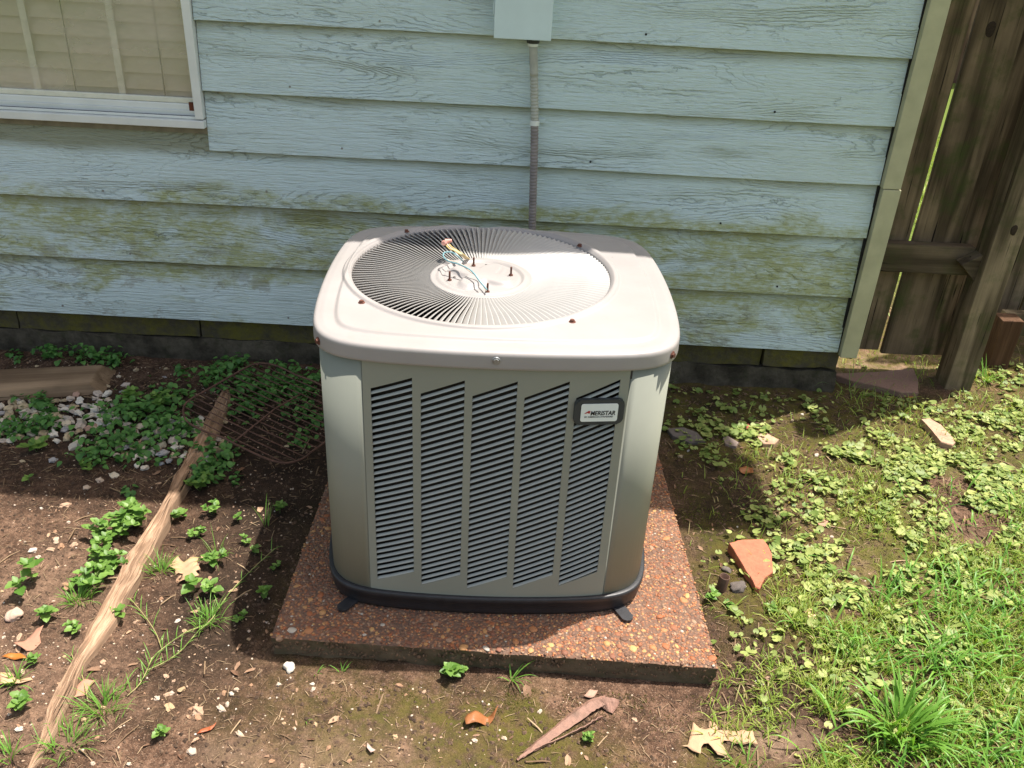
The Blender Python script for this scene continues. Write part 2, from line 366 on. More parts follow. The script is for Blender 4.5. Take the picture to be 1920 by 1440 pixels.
# ------------------------------------------------------------------ house
house = empty('house', (0, 2.6, 0)); HX = 0
tag(house, 'pale blue clapboard house wall with a window at its left end and mossy footing', 'house')
def hp(name, me, m, **k):                 # part of the house built in world coordinates
    o = link(name, me, m, house); o.location = (0, -2.6, 0)
    for a, v in k.items(): o[a] = v
    return o
def board(x0, x1, zb, h, seed, expo=.186):
    nx = max(2, int((x1-x0)/.03)); xs = np.linspace(x0, x1, nx+1); zs = np.linspace(0, 1, 7)
    X, T = np.meshgrid(xs, zs); Z = zb+T*h
    slope = .0160/.2
    wob = (vn(X, Z*0+seed, 2.2, seed)-.5)*.003
    Y = 2.600+T*h*slope+wob*(1-T)
    Zw = Z+(1-T)*((vn(X, X*0+seed*3.1, 1.4, seed+3)-.5)*.004+(vn(X, X*0+seed, 30, seed+3)-.5)*.0012)
    front = np.stack([X, Y, Zw], -1)
    lip = front[0].copy(); lip[:, 1] += .0012; lip[:, 2] -= .0012
    lip2 = lip.copy(); lip2[:, 1] += .011
    back = front[-1].copy(); back[:, 1] += .006
    bk = lip2.copy()
    P = np.concatenate([back[None], front[::-1], lip[None], lip2[None], back[None]], 0)
    me = grid_mesh('siding_board', P, False)
    rel = np.concatenate([[T[-1]*0+h], (T*h)[::-1], [T[0]*0], [T[0]*0], [T[-1]*0+h]], 0)
    at_ = me.attributes.new('lap', 'FLOAT', 'POINT'); at_.data.foreach_set('value', (rel/expo).astype(np.float32).ravel())
    bm = bmesh.new(); bm.from_mesh(me)
    bmesh.ops.remove_doubles(bm, verts=bm.verts, dist=1e-6); bmesh.ops.holes_fill(bm, edges=[e for e in bm.edges if e.is_boundary], sides=0)
    bmesh.ops.recalc_face_normals(bm, faces=bm.faces); bm.to_mesh(me); bm.free(); return me
bott = [.154, .350, .547, .712, .882, 1.070, 1.252, 1.44, 1.63, 1.82, 2.01, 2.20]
for i, zb in enumerate(bott):
    h = (bott[i+1]-zb if i+1 < len(bott) else .2)+.028
    ex_ = h-.028
    if i == 2: hp('siding_board', board(-3.2, 1.068, zb, .214, i+1, ex_), MS)
    elif i < 2: hp('siding_board', board(-3.2, 1.070-(.002*i), zb, h, i+1, ex_), MS)
    else:
        hp('siding_board', board(-.911, 1.068, zb, h, i+1, ex_), MS)
        if zb < 2.1: hp('siding_board', board(-3.2, -1.995, zb, h, i+31), MS)
hp('siding_board', board(-1.99, -.92, 2.08, .15, 77), MS)
# sheathing behind (with the window opening), side wall, foundation
bm = bmesh.new()
box(bm, -3.2, -1.96, 2.628, 2.74, .15, 2.42); box(bm, -.945, 1.085, 2.628, 2.74, .15, 2.42)
box(bm, -1.96, -.945, 2.628, 2.74, .15, .80); box(bm, -1.96, -.945, 2.628, 2.74, 2.05, 2.42)
hp('wall', bm_mesh('wall', bm), simple('sheathing', (.10, .08, .06), .9))
hp('wall', boxmesh('wall', 1.04, 1.096, 2.742, 8.5, .15, 2.42), MSOFF)
# corner trim, two lengths with a joint at .707
def trim(z0, z1, dx):
    bm = bmesh.new(); box(bm, 1.073+dx, 1.127+dx, 2.580, 2.606, z0, z1, .002); return bm_mesh('corner_trim', bm)
hp('corner_trim', trim(.146, .7045, .001), MTRIM); hp('corner_trim', trim(.7065, 2.4, -.002), MTRIM)
hp('corner_trim', boxmesh('corner_trim', 1.099, 1.124, 2.6075, 2.70, .146, 2.4, bev=.002), MTRIM)
hp('caulk_joint', boxmesh('caulk_joint', 1.0665, 1.0745, 2.607, 2.626, .15, 2.4), MDARK)
for x_, z_ in ((-.72, .178), (-.31, .374), (.12, .372), (.41, .178), (.83, .374), (.62, .570), (.21, .736), (-.52, .737), (.72, .906), (-.66, .905), (.33, 1.094), (-.40, 1.092), (-1.2, .372), (-1.45, .180), (-1.25, .571)):
    o = hp('nail', cyl('nail', .0032, 0, .0012, 8), MDARK if x_ > .2 else MSTEEL); o.location = (x_, 2.6-.0006+(z_-min(bott, key=lambda b_: abs(b_+.024-z_)))*.08-2.6, z_); o.rotation_euler = (R(90), 0, 0)
# foundation: rough footing with an upper course of blocks
def rough_block(name, x0, x1, y0, y1, z0, z1, amp, seed, nx=None):
    bm = bmesh.new(); box(bm, x0, x1, y0, y1, z0, z1)
    bmesh.ops.subdivide_edges(bm, edges=[e for e in bm.edges if abs(e.verts[0].co.x-e.verts[1].co.x) > .01], cuts=max(3, int((x1-x0)/.025)), use_grid_fill=True)
    bmesh.ops.subdivide_edges(bm, edges=[e for e in bm.edges if abs(e.verts[0].co.z-e.verts[1].co.z) > .01], cuts=4, use_grid_fill=True)
    for v in bm.verts:
        n_ = Vector(mnoise.noise_vector(v.co*13+Vector((seed, 0, 0))))*amp+Vector(mnoise.noise_vector(v.co*50))*amp*.4
        v.co += n_
    return bm_mesh(name, bm, False)
xs = [-3.2, -2.1, -1.62, -1.02, -.42, .02, .50, .835, 1.086]
for i in range(len(xs)-1):
    last = i == len(xs)-2
    hp('foundation_block', rough_block('foundation_block', xs[i]+.002, xs[i+1]-.003, 2.622-(.012 if last else 0), 2.80, .088 if last else .080, .157, .004 if not last else .006, i), MFTOP)
hp('footing', rough_block('footing', -3.2, 1.09, 2.616, 2.80, -.25, .076, .010, 9), MFOUND)
hp('footing', boxmesh('footing', 1.03, 1.085, 2.803, 8.5, -.25, .15), MFOUND)
# roof: eave over the wall, throws the shade
EY, EX = 2.252, 1.44
bm = bmesh.new(); v = [bm.verts.new(c) for c in [(-4.5, EY, 2.42), (EX, EY, 2.42), (EX, 6.2, 4.05), (-4.5, 6.2, 4.05)]]
f = bm.faces.new(v); r = bmesh.ops.extrude_face_region(bm, geom=[f])
for q in r['geom']:
    if isinstance(q, bmesh.types.BMVert): q.co.z += .03
hp('roof', bm_mesh('roof', bm), MSHING)
hp('roof', bm_mesh('roof', (lambda b_: ([b_.faces.new([b_.verts.new(c) for c in [(-4.5, 6.21, 4.07), (EX, 6.21, 4.07), (EX, 10.2, 2.44), (-4.5, 10.2, 2.44)]])], b_)[1])(bmesh.new())), MSHING)
hp('soffit', boxmesh('soffit', -4.5, EX-.02, EY+.02, 2.60, 2.395, 2.41), MSOFF)
hp('fascia', boxmesh('fascia', -4.5, EX, EY, EY+.018, 2.28+.03, 2.415), MSOFF)
# window ---------------------------------------------------------------------
win = empty('window', (0, 0, 0)); win.parent = house; win.location = (0, -2.6, 0)
def wp(name, me, m): return link(name, me, m, win)
wp('frame', boxmesh('frame', -.938, -.9135, 2.588, 2.70, .802, 2.08, bev=.003), MWHITE)
wp('frame', boxmesh('frame', -1.995, -1.97, 2.588, 2.70, .802, 2.08, bev=.003), MWHITE)
wp('frame', boxmesh('frame', -1.995, -.9135, 2.590, 2.70, 2.05, 2.08, bev=.003), MWHITE)
wp('sill', boxmesh('sill', -1.995, -.9128, 2.583, 2.64, .777, .7985, bev=.002), MWHITE)
bm = bmesh.new(); box(bm, -1.968, -.9405, 2.600, 2.606, .7995, .8065, .001); box(bm, -1.968, -.9405, 2.622, 2.627, .7995, .818, .001)
wp('track', bm_mesh('track', bm), MWHITE)
wp('seal', boxmesh('seal', -1.966, -.9425, 2.6062, 2.6218, .7990, .8045), MBLACK)
wp('flashing', boxmesh('flashing', -1.995, -.9125, 2.607, 2.618, .757, .7765), simple('flashing_tan', (.22, .19, .13), .8, .2))
wp('sash_rail', boxmesh('sash_rail', -1.968, -.9405, 2.629, 2.650, .803, .836, bev=.004), MWHITE)
wp('sash_rail', boxmesh('sash_rail', -1.968, -.9405, 2.632, 2.650, .8365, .852, bev=.003), simple('sash_cream', (.72, .70, .58), .5, .08))
wp('sash_stile', boxmesh('sash_stile', -.9475, -.9395, 2.634, 2.666, .852, 2.05), simple('stile_rust', (.16, .055, .03), .8, .3))
wp('corner_bracket', boxmesh('corner_bracket', -.964, -.9412, 2.6225, 2.6285, .8, .842, bev=.002), simple('bracket_rust', (.15, .045, .02), .8, .3))
for X in (-1.905, -1.655, -1.405, -1.160):
    wp('muntin', boxmesh('muntin', X-.010, X+.010, 2.6425, 2.6465, .8525, 2.05, bev=.001), simple('muntin_white', (.90, .90, .86)) if X < -1.9 else bpy.data.materials['muntin_white'])
gmt = bpy.data.materials.new('window_glass'); gmt.use_nodes = True; n = gmt.node_tree; g = G(n)
n.nodes.remove(n.nodes['Principled BSDF']); out = n.nodes['Material Output']
gl = g.new('ShaderNodeBsdfGlossy'); gl.inputs['Roughness'].default_value = .03; gl.inputs[0].default_value = (.95, .95, .95, 1)
tr = g.new('ShaderNodeBsdfTransparent'); tr.inputs[0].default_value = (.93, .91, .88, 1)
fr = g.new('ShaderNodeFresnel'); fr.inputs[0].default_value = 1.5
fac = g.math('ADD', g.math('MULTIPLY', fr.outputs[0], 1.2), .07)
msx = g.new('ShaderNodeMixShader'); g.L(fac, msx.inputs[0]); g.L(tr.outputs[0], msx.inputs[1]); g.L(gl.outputs[0], msx.inputs[2])
df = g.new('ShaderNodeBsdfDiffuse'); g.L(g.mix(g.ramp(g.noise(g.map(g.pos(), (1, 1, 3), (0, 0, .4)), 1.8, 4, .6), [(.42, 0), (.6, 1)]), (.76, .70, .56), (.92, .76, .66)), df.inputs[0])  # patchy tan film colour standing in for the washed-out reflection and haze
ms2 = g.new('ShaderNodeMixShader'); g.L(g.ramp(g.noise(g.map(g.pos(), (1, 1, 2.4)), 2.6, 4, .6), [(.30, .10), (.68, .42)]), ms2.inputs[0])
g.L(msx.outputs[0], ms2.inputs[1]); g.L(df.outputs[0], ms2.inputs[2]); g.L(ms2.outputs[0], out.inputs[0])
wp('pane', grid_mesh('pane', np.array([[(-1.967, 2.641, .8525), (-.948, 2.641, .8525)], [(-1.967, 2.641, 2.05), (-.948, 2.641, 2.05)]])), gmt)
sl0 = None
for k in range(26):
    zc = .845+k*.0455
    X = np.linspace(-1.955, -.955, 2); T = np.linspace(-1, 1, 6)
    XX, TT = np.meshgrid(X, T)
    P = np.stack([XX, 2.668-.003*(1-TT**2)+TT*.0150, zc+TT*.0245], -1)
    me = grid_mesh('blind_slat', P); wp('blind_slat', me, MBLIND)
for X in (-1.04, -1.30, -1.52, -1.80): wp('blind_cord', bm_mesh('blind_cord', tube([(X, 2.653, .84), (X+.002, 2.653, 1.3), (X, 2.653, 2.05)], .0016, 6)), MCORD)
hp('room_backing', boxmesh('room_backing', -2.0, -.94, 2.745, 2.76, .7, 2.2), simple('room_dark', (.25, .21, .16), .9))
# electrical box + conduit ---------------------------------------------------
eb = empty('electrical_box', (-.008, 2.6, 1.077)); tag(eb, 'pale painted metal electrical box at the top of the conduit on the siding', 'electrical box')
link('housing', boxmesh('housing', -.0735, .0745, -.062, .012, .001, .30, bev=.003), MBOX, eb)
link('cover', boxmesh('cover', -.0765, .0775, -.070, -.0625, -.0035, .30, bev=.002), MBOX, eb)
link('latch', boxmesh('latch', -.0805, -.077, -.060, -.035, .055, .09, bev=.001), MBOX, eb)
cdt = empty('conduit', (.05, 2.57, .2)); tag(cdt, 'ribbed flexible conduit running down the siding behind the condenser', 'conduit')
def cpath(t): # t 0 top .. 1 bottom
    z = 1.064-t*.9; return Vector((.0225+.031*min(1, (1.058-z)/.52)+.004*math.sin(t*7), 2.574+.006*math.sin(t*9), z))
def ribs(t0, t1, n, amp, r0):
    pts = []; rd = []
    for i in range(n*4+1):
        t = t0+(t1-t0)*i/(n*4); pts.append(cpath(t)-Vector((.05, 2.57, .2))); rd.append(r0+amp*math.cos(i/4*2*math.pi))
    return bm_mesh('sleeve', tube(pts, rd, 14), True)
link('sleeve', ribs(.012, .1, 2, .0002, .0118), MCONDP, cdt)
link('sleeve', ribs(.1, .235, 13, .0011, .0112), MCONDP, cdt)
link('sleeve', ribs(.235, 1., 72, .0012, .0112), MCOND, cdt)
p = cpath(.0)-Vector((.05, 2.57, .2))
link('coupling', cyl('coupling', .0175, -.004, .006, 8, .001), MBLACK, cdt, p)
link('coupling_ring', cyl('coupling_ring', .0145, -.012, -.0045, 20, .001), MWHITE, cdt, p)
p = cpath(.243)-Vector((.05, 2.57, .2))
o = link('strap', cyl('strap', .0137, -.007, .007, 20, .001), MWHITE, cdt, p)
link('strap_tab', boxmesh('strap_tab', .0125, .031, -.001+.026, .028, -.006, .006, bev=.001), MBOX, cdt, p)

# ------------------------------------------------------------------ fence
gate = empty('wooden_gate', (1.3, 2.79, 0)); tag(gate, 'dark weathered board gate with a cross rail, closing the gap beside the house', 'gate')
def gp(name, x0, x1, y0, y1, z0, z1, m, bev=.003, sh=0., parent=gate, seed=0, amp=.0016):
    org = Vector(parent.location); c = Vector(((x0+x1)/2, (y0+y1)/2, (z0+z1)/2))
    bm = bmesh.new(); box(bm, x0-c.x, x1-c.x, y0-c.y, y1-c.y, z0-c.z, z1-c.z, bev)
    big = max(x1-x0, z1-z0); ax_ = 0 if x1-x0 > z1-z0 else 2
    bmesh.ops.subdivide_edges(bm, edges=[e for e in bm.edges if abs(e.verts[0].co[ax_]-e.verts[1].co[ax_]) > big*.5], cuts=14, use_grid_fill=True)
    for v_ in bm.verts:
        v_.co += Vector(mnoise.noise_vector(v_.co*9+Vector((seed, seed*2, 0))))*amp
        v_.co.x += sh*v_.co.z
    return link(name, bm_mesh(name, bm), m, parent, c-org)
gp('fence_board', 1.131, 1.287, 2.790, 2.808, .078, 1.95, MFENCE, seed=1)
gp('fence_board', 1.302, 1.447, 2.789, 2.807, .066, 1.94, MFENCE, seed=2, sh=.004)
gp('fence_board', 1.437, 1.60, 2.8105, 2.828, .06, 1.95, MFENCE, seed=3)
gp('rail', 1.13, 1.49, 2.750, 2.788, .385, .482, MRAIL, seed=4)
gp('rail', 1.13, 1.49, 2.750, 2.788, 1.5, 1.59, MRAIL, seed=5)
def prism(poly, y0, y1):
    bm = bmesh.new(); a = [bm.verts.new((x, y0, z)) for x, z in poly]; b = [bm.verts.new((x, y1, z)) for x, z in poly]
    bm.faces.new(a); bm.faces.new(b[::-1])
    for i in range(len(poly)): j = (i+1) % len(poly); bm.faces.new((a[i], b[i], b[j], a[j]))
    bmesh.ops.bevel(bm, geom=list(bm.edges), offset=.0015, segments=1, affect='EDGES'); return bm
w0 = aty(1795, 490, 2.735); w1 = aty(1860, 460, 2.735); w2 = aty(1826, 531, 2.735)
link('corner_wedge', bm_mesh('corner_wedge', prism([(w0[0]-1.3, w0[2]), (w1[0]-1.3, w1[2]), (w2[0]-1.3, w2[2])], -.088, -.0415)), MRAIL, gate)
for dx, dz in ((.06, -.02), (.075, -.045)):
    link('nail', cyl('nail', .0022, 0, .001, 8), MDARK, gate, (w0[0]-1.3+dx, -.0885, w0[2]+dz), (R(90), 0, 0))
post = empty('fence_post', (1.535, 2.715, 0)); tag(post, 'thick square wooden post standing beside the gate at the right edge', 'post')
gp('shaft', 1.492, 1.580, 2.668, 2.756, -.15, 2.05, MPOST, .004, parent=post, seed=6, amp=.003)
# knot on the post: a swollen dark disc
def knot(parent, px, py, y, r, m):
    q = aty(px, py, y); bm = bmesh.new(); bmesh.ops.create_uvsphere(bm, u_segments=14, v_segments=8, radius=r)
    for v_ in bm.verts: v_.co = Vector((v_.co.x*.8, v_.co.y*.12, v_.co.z*1.2))+Vector(mnoise.noise_vector(v_.co*60))*r*.15
    return link('knot', bm_mesh('knot', bm, True), m, parent, Vector(q)-Vector(parent.location))
MKNOT = simple('knot_wood', (.03, .018, .01), .8, .4, 200, bump=.6)
knot(post, 1901, 432, 2.667, .014, MKNOT); knot(gate, 1857, 55, 2.7885, .018, MKNOT)
stub = empty('stub_post', (1.75, 2.88, 0)); tag(stub, 'short cut-off wooden post stub on the lit ground behind the tall post', 'post')
gp('shaft', 1.715, 1.79, 2.845, 2.915, -.1, .19, wood_mat('stub_wood', (.08, .04, .02), (.22, .12, .07), 2, ring=10), .003, parent=stub, seed=9, amp=.002)
rf = empty('rear_fence', (2.2, 3.15, 0)); tag(rf, 'fence of wooden boards and a low rail further back behind the stub post', 'fence')
for i in range(9):
    gp('fence_board', 1.80+i*.15, 1.942+i*.15, 3.15, 3.168, .03+.01*(i % 3), 1.8, MPOST, seed=20+i, parent=rf, amp=.002)
gp('rail', 1.80, 3.1, 2.985, 3.02, .07, .16, MPOST, seed=31, parent=rf); gp('rail', 1.80, 3.1, 3.11, 3.148, .9, .99, MPOST, seed=32, parent=rf)
# a far boundary fence seen through the gap in the gate
ff = empty('far_fence', (2.5, 8.7, 0)); tag(ff, 'brown fence at the far end of the lawn seen through the gate gap', 'fence')
for i in range(26):
    link('fence_board', boxmesh('fence_board', -.07, .07, -.01, .01, 0, 1.8), wood_mat('far_wood', (.10, .055, .04), (.24, .15, .11), 2) if i == 0 else None, ff, (i*.16-1.5, 0, 0)).data.materials
mfar = bpy.data.materials['far_wood']
for c in ff.children:
    if len(c.data.materials) == 0: c.data.materials.append(mfar)

# ------------------------------------------------------------------ concrete pad
PZ = .052
pc = [at(*q, PZ) for q in ((507, 1192), (1348, 1250), (1241, 872))]
fl, frr, br = [Vector((q[0], q[1])) for q in pc]; bdir = (br-frr).normalized()
left = at(605, 925, PZ); ldir = (Vector((left[0], left[1]))-fl).normalized()
bl, brr = fl+ldir*.90, frr+bdir*.92
pad = empty('concrete_pad', ((fl.x+frr.x)/2, 1.75, 0)); tag(pad, 'square concrete slab of exposed reddish pebbles under the condenser', 'concrete pad')
pl = Vector(pad.location)
U = np.linspace(0, 1, 150); V = np.linspace(0, 1, 150); UU, VV = np.meshgrid(U, V)
def padxy(u, v):
    a = np.array(fl)[None]*(1-u)[:, None]+np.array(frr)[None]*u[:, None]; b = np.array(bl)[None]*(1-u)[:, None]+np.array(brr)[None]*u[:, None]
    return a*(1-v)[:, None]+b*v[:, None]
XY = padxy(UU.ravel(), VV.ravel()).reshape(150, 150, 2)
ed = np.minimum.reduce([UU, 1-UU, VV, 1-VV])*.9
wob = (fbm(XY[..., 0], XY[..., 1], 30, 3, 3)-.44)
Z = PZ-.002+(fbm(XY[..., 0], XY[..., 1], 90, 3, 2)-.44)*.003-np.exp(-ed/.004)*(.002+.006*np.clip(wob+.3, 0, 1))
top = np.stack([XY[..., 0], XY[..., 1], Z], -1)
per = np.concatenate([top[0, :-1], top[:-1, -1], top[-1, :0:-1], top[:0:-1, 0]])
cen = per.mean(0); rings = [per]
for k in range(1, 8):
    q = per.copy(); d = q-cen; d[:, 2] = 0; d /= np.linalg.norm(d, axis=1)[:, None]
    q[:, 2] = PZ-.006-(PZ+.03)*k/7
    nz = (vn(q[:, 0]*1.0+k*.31, q[:, 1]+q[:, 2]*4, 45, 7)-.6)*.009+(vn(q[:, 0]+k, q[:, 1], 14, 8)-.6)*.008-.004*(k/7)
    q[:, :2] += d[:, :2]*nz[:, None]; rings.append(q)
def pad_mat(face):
    m, n, b = mat('pad_mortar' if face else 'pad_side', .85, .3); g = G(n); P = g.pos()
    v = g.vor(P, 130); vc = g.new('ShaderNodeTexVoronoi'); g.L(P, vc.inputs['Vector']); vc.inputs['Scale'].default_value = 150
    rc = g.sep(vc.outputs['Color'])[0]
    if face:
        c = g.ramp(rc, [(0, (.18, .08, .045)), (.3, (.30, .12, .06)), (.6, (.34, .17, .09)), (.8, (.14, .08, .055)), (1, (.40, .25, .15))])
        c = g.mix(g.ramp(vc.outputs['Distance'], [(.35, 0), (.55, .9)]), c, g.mix(g.noise(P, 90, 4), (.055, .036, .027), (.24, .14, .095)))
        c = g.mix(g.ramp(g.noise(P, 6, 5, .65), [(.45, 0), (.7, .45)]), c, (.10, .075, .06))
        h = g.math('SUBTRACT', 1, vc.outputs['Distance'])
    else:
        c = g.mix(g.noise(P, 40, 7, .7), (.045, .035, .022), (.20, .145, .085))
        c = g.mix(g.ramp(g.noise(P, 16, 4), [(.5, 0), (.65, .6)]), c, (.05, .055, .02))
        h = g.noise(P, 120, 6, .7)
    g.L(c, b.inputs['Base Color']); g.bump(b, h, .9, .004); return m
tl = top-np.array(pl); link('top_face', grid_mesh('top_face', tl), pad_mat(True), pad)
link('side_face', grid_mesh('side_face', np.stack(rings)-np.array(pl), closed=True), pad_mat(False), pad)
# stone shapes ----------------------------------------------------------------
def stone_arr(seed, sub=1, flat=.6, ang=.25):
    bm = bmesh.new(); bmesh.ops.create_icosphere(bm, subdivisions=sub, radius=1)
    r_ = random.Random(seed); sx = r_.uniform(.75, 1.2); off = Vector((seed*3.7, 0, 0))
    for v_ in bm.verts:
        k = 1+ang*mnoise.noise(v_.co*1.6+off)*1.6
        v_.co = Vector((v_.co.x*sx, v_.co.y*(2-sx)*.9, v_.co.z*flat))*k
    bmesh.ops.triangulate(bm, faces=bm.faces); bm.verts.ensure_lookup_table()
    Vv = np.array([v_.co[:] for v_ in bm.verts]); Ff = np.array([[v_.index for v_ in f_.verts] for f_ in bm.faces]); bm.free(); return Vv, Ff
PEB = [(0, (.38, .13, .055)), (.14, (.24, .10, .06)), (.28, (.46, .20, .085)), (.42, (.17, .09, .06)), (.55, (.52, .27, .11)), (.68, (.28, .11, .055)), (.8, (.36, .22, .14)), (.92, (.55, .32, .13)), (.975, (.5, .44, .36))]
MPEB = stone_mat('pebble_red', PEB, .6, .3, 60, .15); MPEBI = stone_mat('pebble_small', PEB, .65, .3, 60, .15, useisl=True)
peb = [npmesh('pebble', *stone_arr(i+1, 2 if i < 4 else 1, .35, .2)) for i in range(8)]
for q in peb: q.materials.append(MPEB)
def batch(V0, F0, N, loc, yaw_, scl, tilt=None):
    """instances of a small mesh merged into arrays: loc (N,3), scl (N,) or (N,3)"""
    scl = np.asarray(scl); scl = scl[:, None] if scl.ndim == 1 else scl
    Pn = V0[None]*scl[:, None, :]
    if tilt is not None:
        c, s = np.cos(tilt)[:, None], np.sin(tilt)[:, None]
        x, z = Pn[..., 0]*c-Pn[..., 2]*s, Pn[..., 0]*s+Pn[..., 2]*c; Pn = np.stack([x, Pn[..., 1], z], -1)
    c, s = np.cos(yaw_)[:, None], np.sin(yaw_)[:, None]
    Pn = np.stack([Pn[..., 0]*c-Pn[..., 1]*s, Pn[..., 0]*s+Pn[..., 1]*c, Pn[..., 2]], -1)+loc[:, None, :]
    Fn = F0[None]+(np.arange(N)*len(V0))[:, None, None]
    return Pn.reshape(-1, 3), Fn.reshape(-1, F0.shape[1])
# the big visible pebbles lie on the front strip and the right strip of the slab
taken = []
def under_ac(x, y): return abs(x+.02) < .345 and 1.42 < y
cnt = 0; tries = 0
while cnt < 290 and tries < 9000:
    tries += 1
    u, v_ = rnd.random(), rnd.random()**1.6
    q = padxy(np.array([u]), np.array([v_]))[0]
    if under_ac(*q) or min(u, 1-u) < .008 or v_ < .008: continue
    r_ = rnd.choice([.0042, .0046, .005, .0055, .006, .0065, .0075, .010])
    if any((q[0]-a)**2+(q[1]-b)**2 < (r_+c)**2*.8 for a, b, c in taken): continue
    taken.append((q[0], q[1], r_)); cnt += 1
    link('pebble', rnd.choice(peb), None, pad, (q[0]-pl.x, q[1]-pl.y, PZ-.0018-r_*.05), (0, 0, rnd.uniform(0, 6.28)), (r_, r_, r_*.8))
V0, F0 = stone_arr(50, 1, .4, .25); Ns = 14000
uv = nr.random((Ns, 2)); XYs = padxy(uv[:, 0], uv[:, 1])
ok = ~((abs(XYs[:, 0]+.02) < .32) & (XYs[:, 1] > 1.46)); XYs = XYs[ok]
A = np.array(taken); dd = ((XYs[:, None, :]-A[None, :, :2])**2).sum(-1) < (A[None, :, 2]*.9)**2
XYs = XYs[~dd.any(1)]; Ns = len(XYs); ss = nr.uniform(.0014, .0042, Ns)
Vb, Fb = batch(V0, F0, Ns, np.column_stack([XYs, PZ-.0022+0*ss])-np.array(pl), nr.random(Ns)*6.28, ss)
tag(link('aggregate', npmesh('aggregate', Vb, Fb), MPEBI, pad), kind='stuff')
Nf = 900; uf = nr.random(Nf); XYf = padxy(uf, 0*uf); hf = nr.random(Nf)**1.3
Vb, Fb = batch(V0, F0, Nf, np.column_stack([XYf[:, 0], XYf[:, 1]+.0035*nr.random(Nf)+.004*(1-hf), .004+hf*(PZ-.010)])-np.array(pl), nr.random(Nf)*6.28, nr.uniform(.002, .0058, Nf), np.full(Nf, 1.2))
tag(link('edge_aggregate', npmesh('edge_aggregate', Vb, Fb), stone_mat('edge_stone', [(0, (.10, .065, .04)), (1, (.26, .155, .09))], .9, .4, 60, .5, useisl=True), pad), kind='stuff')
# loose chunk at the left front corner
for px, py, r_ in ((524, 1200, .012), ):
    q = at(px, py, .045); link('pebble', peb[1], None, pad, Vector(q)-pl+Vector((0, .006, 0)), (.5, .4, rnd.random()*6), (r_, r_*.9, r_*1.2))

# ------------------------------------------------------------------ air conditioner
S_ = 1.035
AYAW = R(1.72)
ac = empty('air_conditioner', (-.030*S_, 1.712*S_, PZ), AYAW, S_)
tag(ac, 'square beige outdoor air conditioner condenser with slanted louvers and round top grille on the slab', 'air conditioner')
def outline(th, inset=0., n=8.5):
    hx, hy = .333-inset, .3015-inset; b = .0245
    c, s = np.cos(th), np.sin(th)
    k = (np.abs(c/hx)**n+np.abs(s/hy)**n)**(-1/n); x, y = k*c, k*s
    # bulge sides
    x2 = x*(1+b/hx*(1-np.clip(np.abs(y)/hy, 0, 1)**2)); y2 = y*(1+b/hy*(1-np.clip(np.abs(x)/hx, 0, 1)**2))
    return x2, y2
TH = np.linspace(0, 2*np.pi, 721)[:-1]
GC = (-.0349, .039); GR = .271
# cap -----------------------------------------------------------------------
nth = 360; th = np.linspace(0, 2*np.pi, nth+1)[:-1]
ox, oy = outline(TH); # dense outline
# rays from the grille centre
ang_d = np.arctan2(oy-GC[1], ox-GC[0]) % (2*np.pi); od = np.argsort(ang_d)
rr_ = np.hypot(ox-GC[0], oy-GC[1])[od]; aa_ = ang_d[od]
ro = np.interp(th, np.concatenate([aa_-2*np.pi, aa_, aa_+2*np.pi]), np.tile(rr_, 3))
ZT = .6225
s = np.concatenate([[0, .0008/.08], np.linspace(.02, .93, 50), np.linspace(.94, 1, 12)])
Sg, Tg = np.meshgrid(s, th, indexing='ij')
ro_in = ro-.012
Rg = GR*(1-Sg)+ro_in[None]*Sg
X = GC[0]+Rg*np.cos(Tg); Y = GC[1]+Rg*np.sin(Tg)
dout = np.sqrt(((X[..., None]-ox[::3])**2+(Y[..., None]-oy[::3])**2).min(-1))
def sst(a, b, x): t = np.clip((x-a)/(b-a), 0, 1); return t*t*(3-2*t)
Zc = ZT+.0*X
Zc += .0052*sst(.038, .047, dout)+.0015*sst(.05, .25, dout)        # raised inner panel
Zc -= .003*(1-sst(.0, .022, dout))                                  # rounded shoulder
rr2 = Rg
Zc += .0050*(sst(.2735, .2785, rr2)*(1-sst(.2855, .2915, rr2)))*(dout > .008)  # rolled ring
Zc -= .0035*(1-sst(GR, GR+.0025, rr2))
rows = [np.stack([X[i], Y[i], Zc[i]], -1) for i in range(len(s))]
last = rows[-1]; cx_, cy_ = GC
def outer(off, z):   # ring at outline + off
    return np.stack([cx_+(ro+off)*np.cos(th), cy_+(ro+off)*np.sin(th), z+0*th], -1)
zl = last[:, 2]
for off, dz in ((-.0080, -.0004), (-.0052, -.0012), (-.0026, -.0028), (-.0008, -.0052), (0, -.0085)):
    q = outer(off, 0); q[:, 2] = zl+dz; rows.append(q)
q = outer(.0002, 0); q[:, 2] = zl-.0105; rows.append(q)
for z in (.594, .592, .588): q = outer(.0008, z); rows.append(q)
q = outer(-.001, .5868); rows.append(q); q = outer(-.004, .588); rows.append(q); q = outer(-.0045, .603); rows.append(q)
inner = rows[0].copy(); inner[:, 2] = .602; rows.insert(0, inner)
me = grid_mesh('top_cap', np.stack(rows), closed=True)
link('top_cap', me, MCAP, ac)
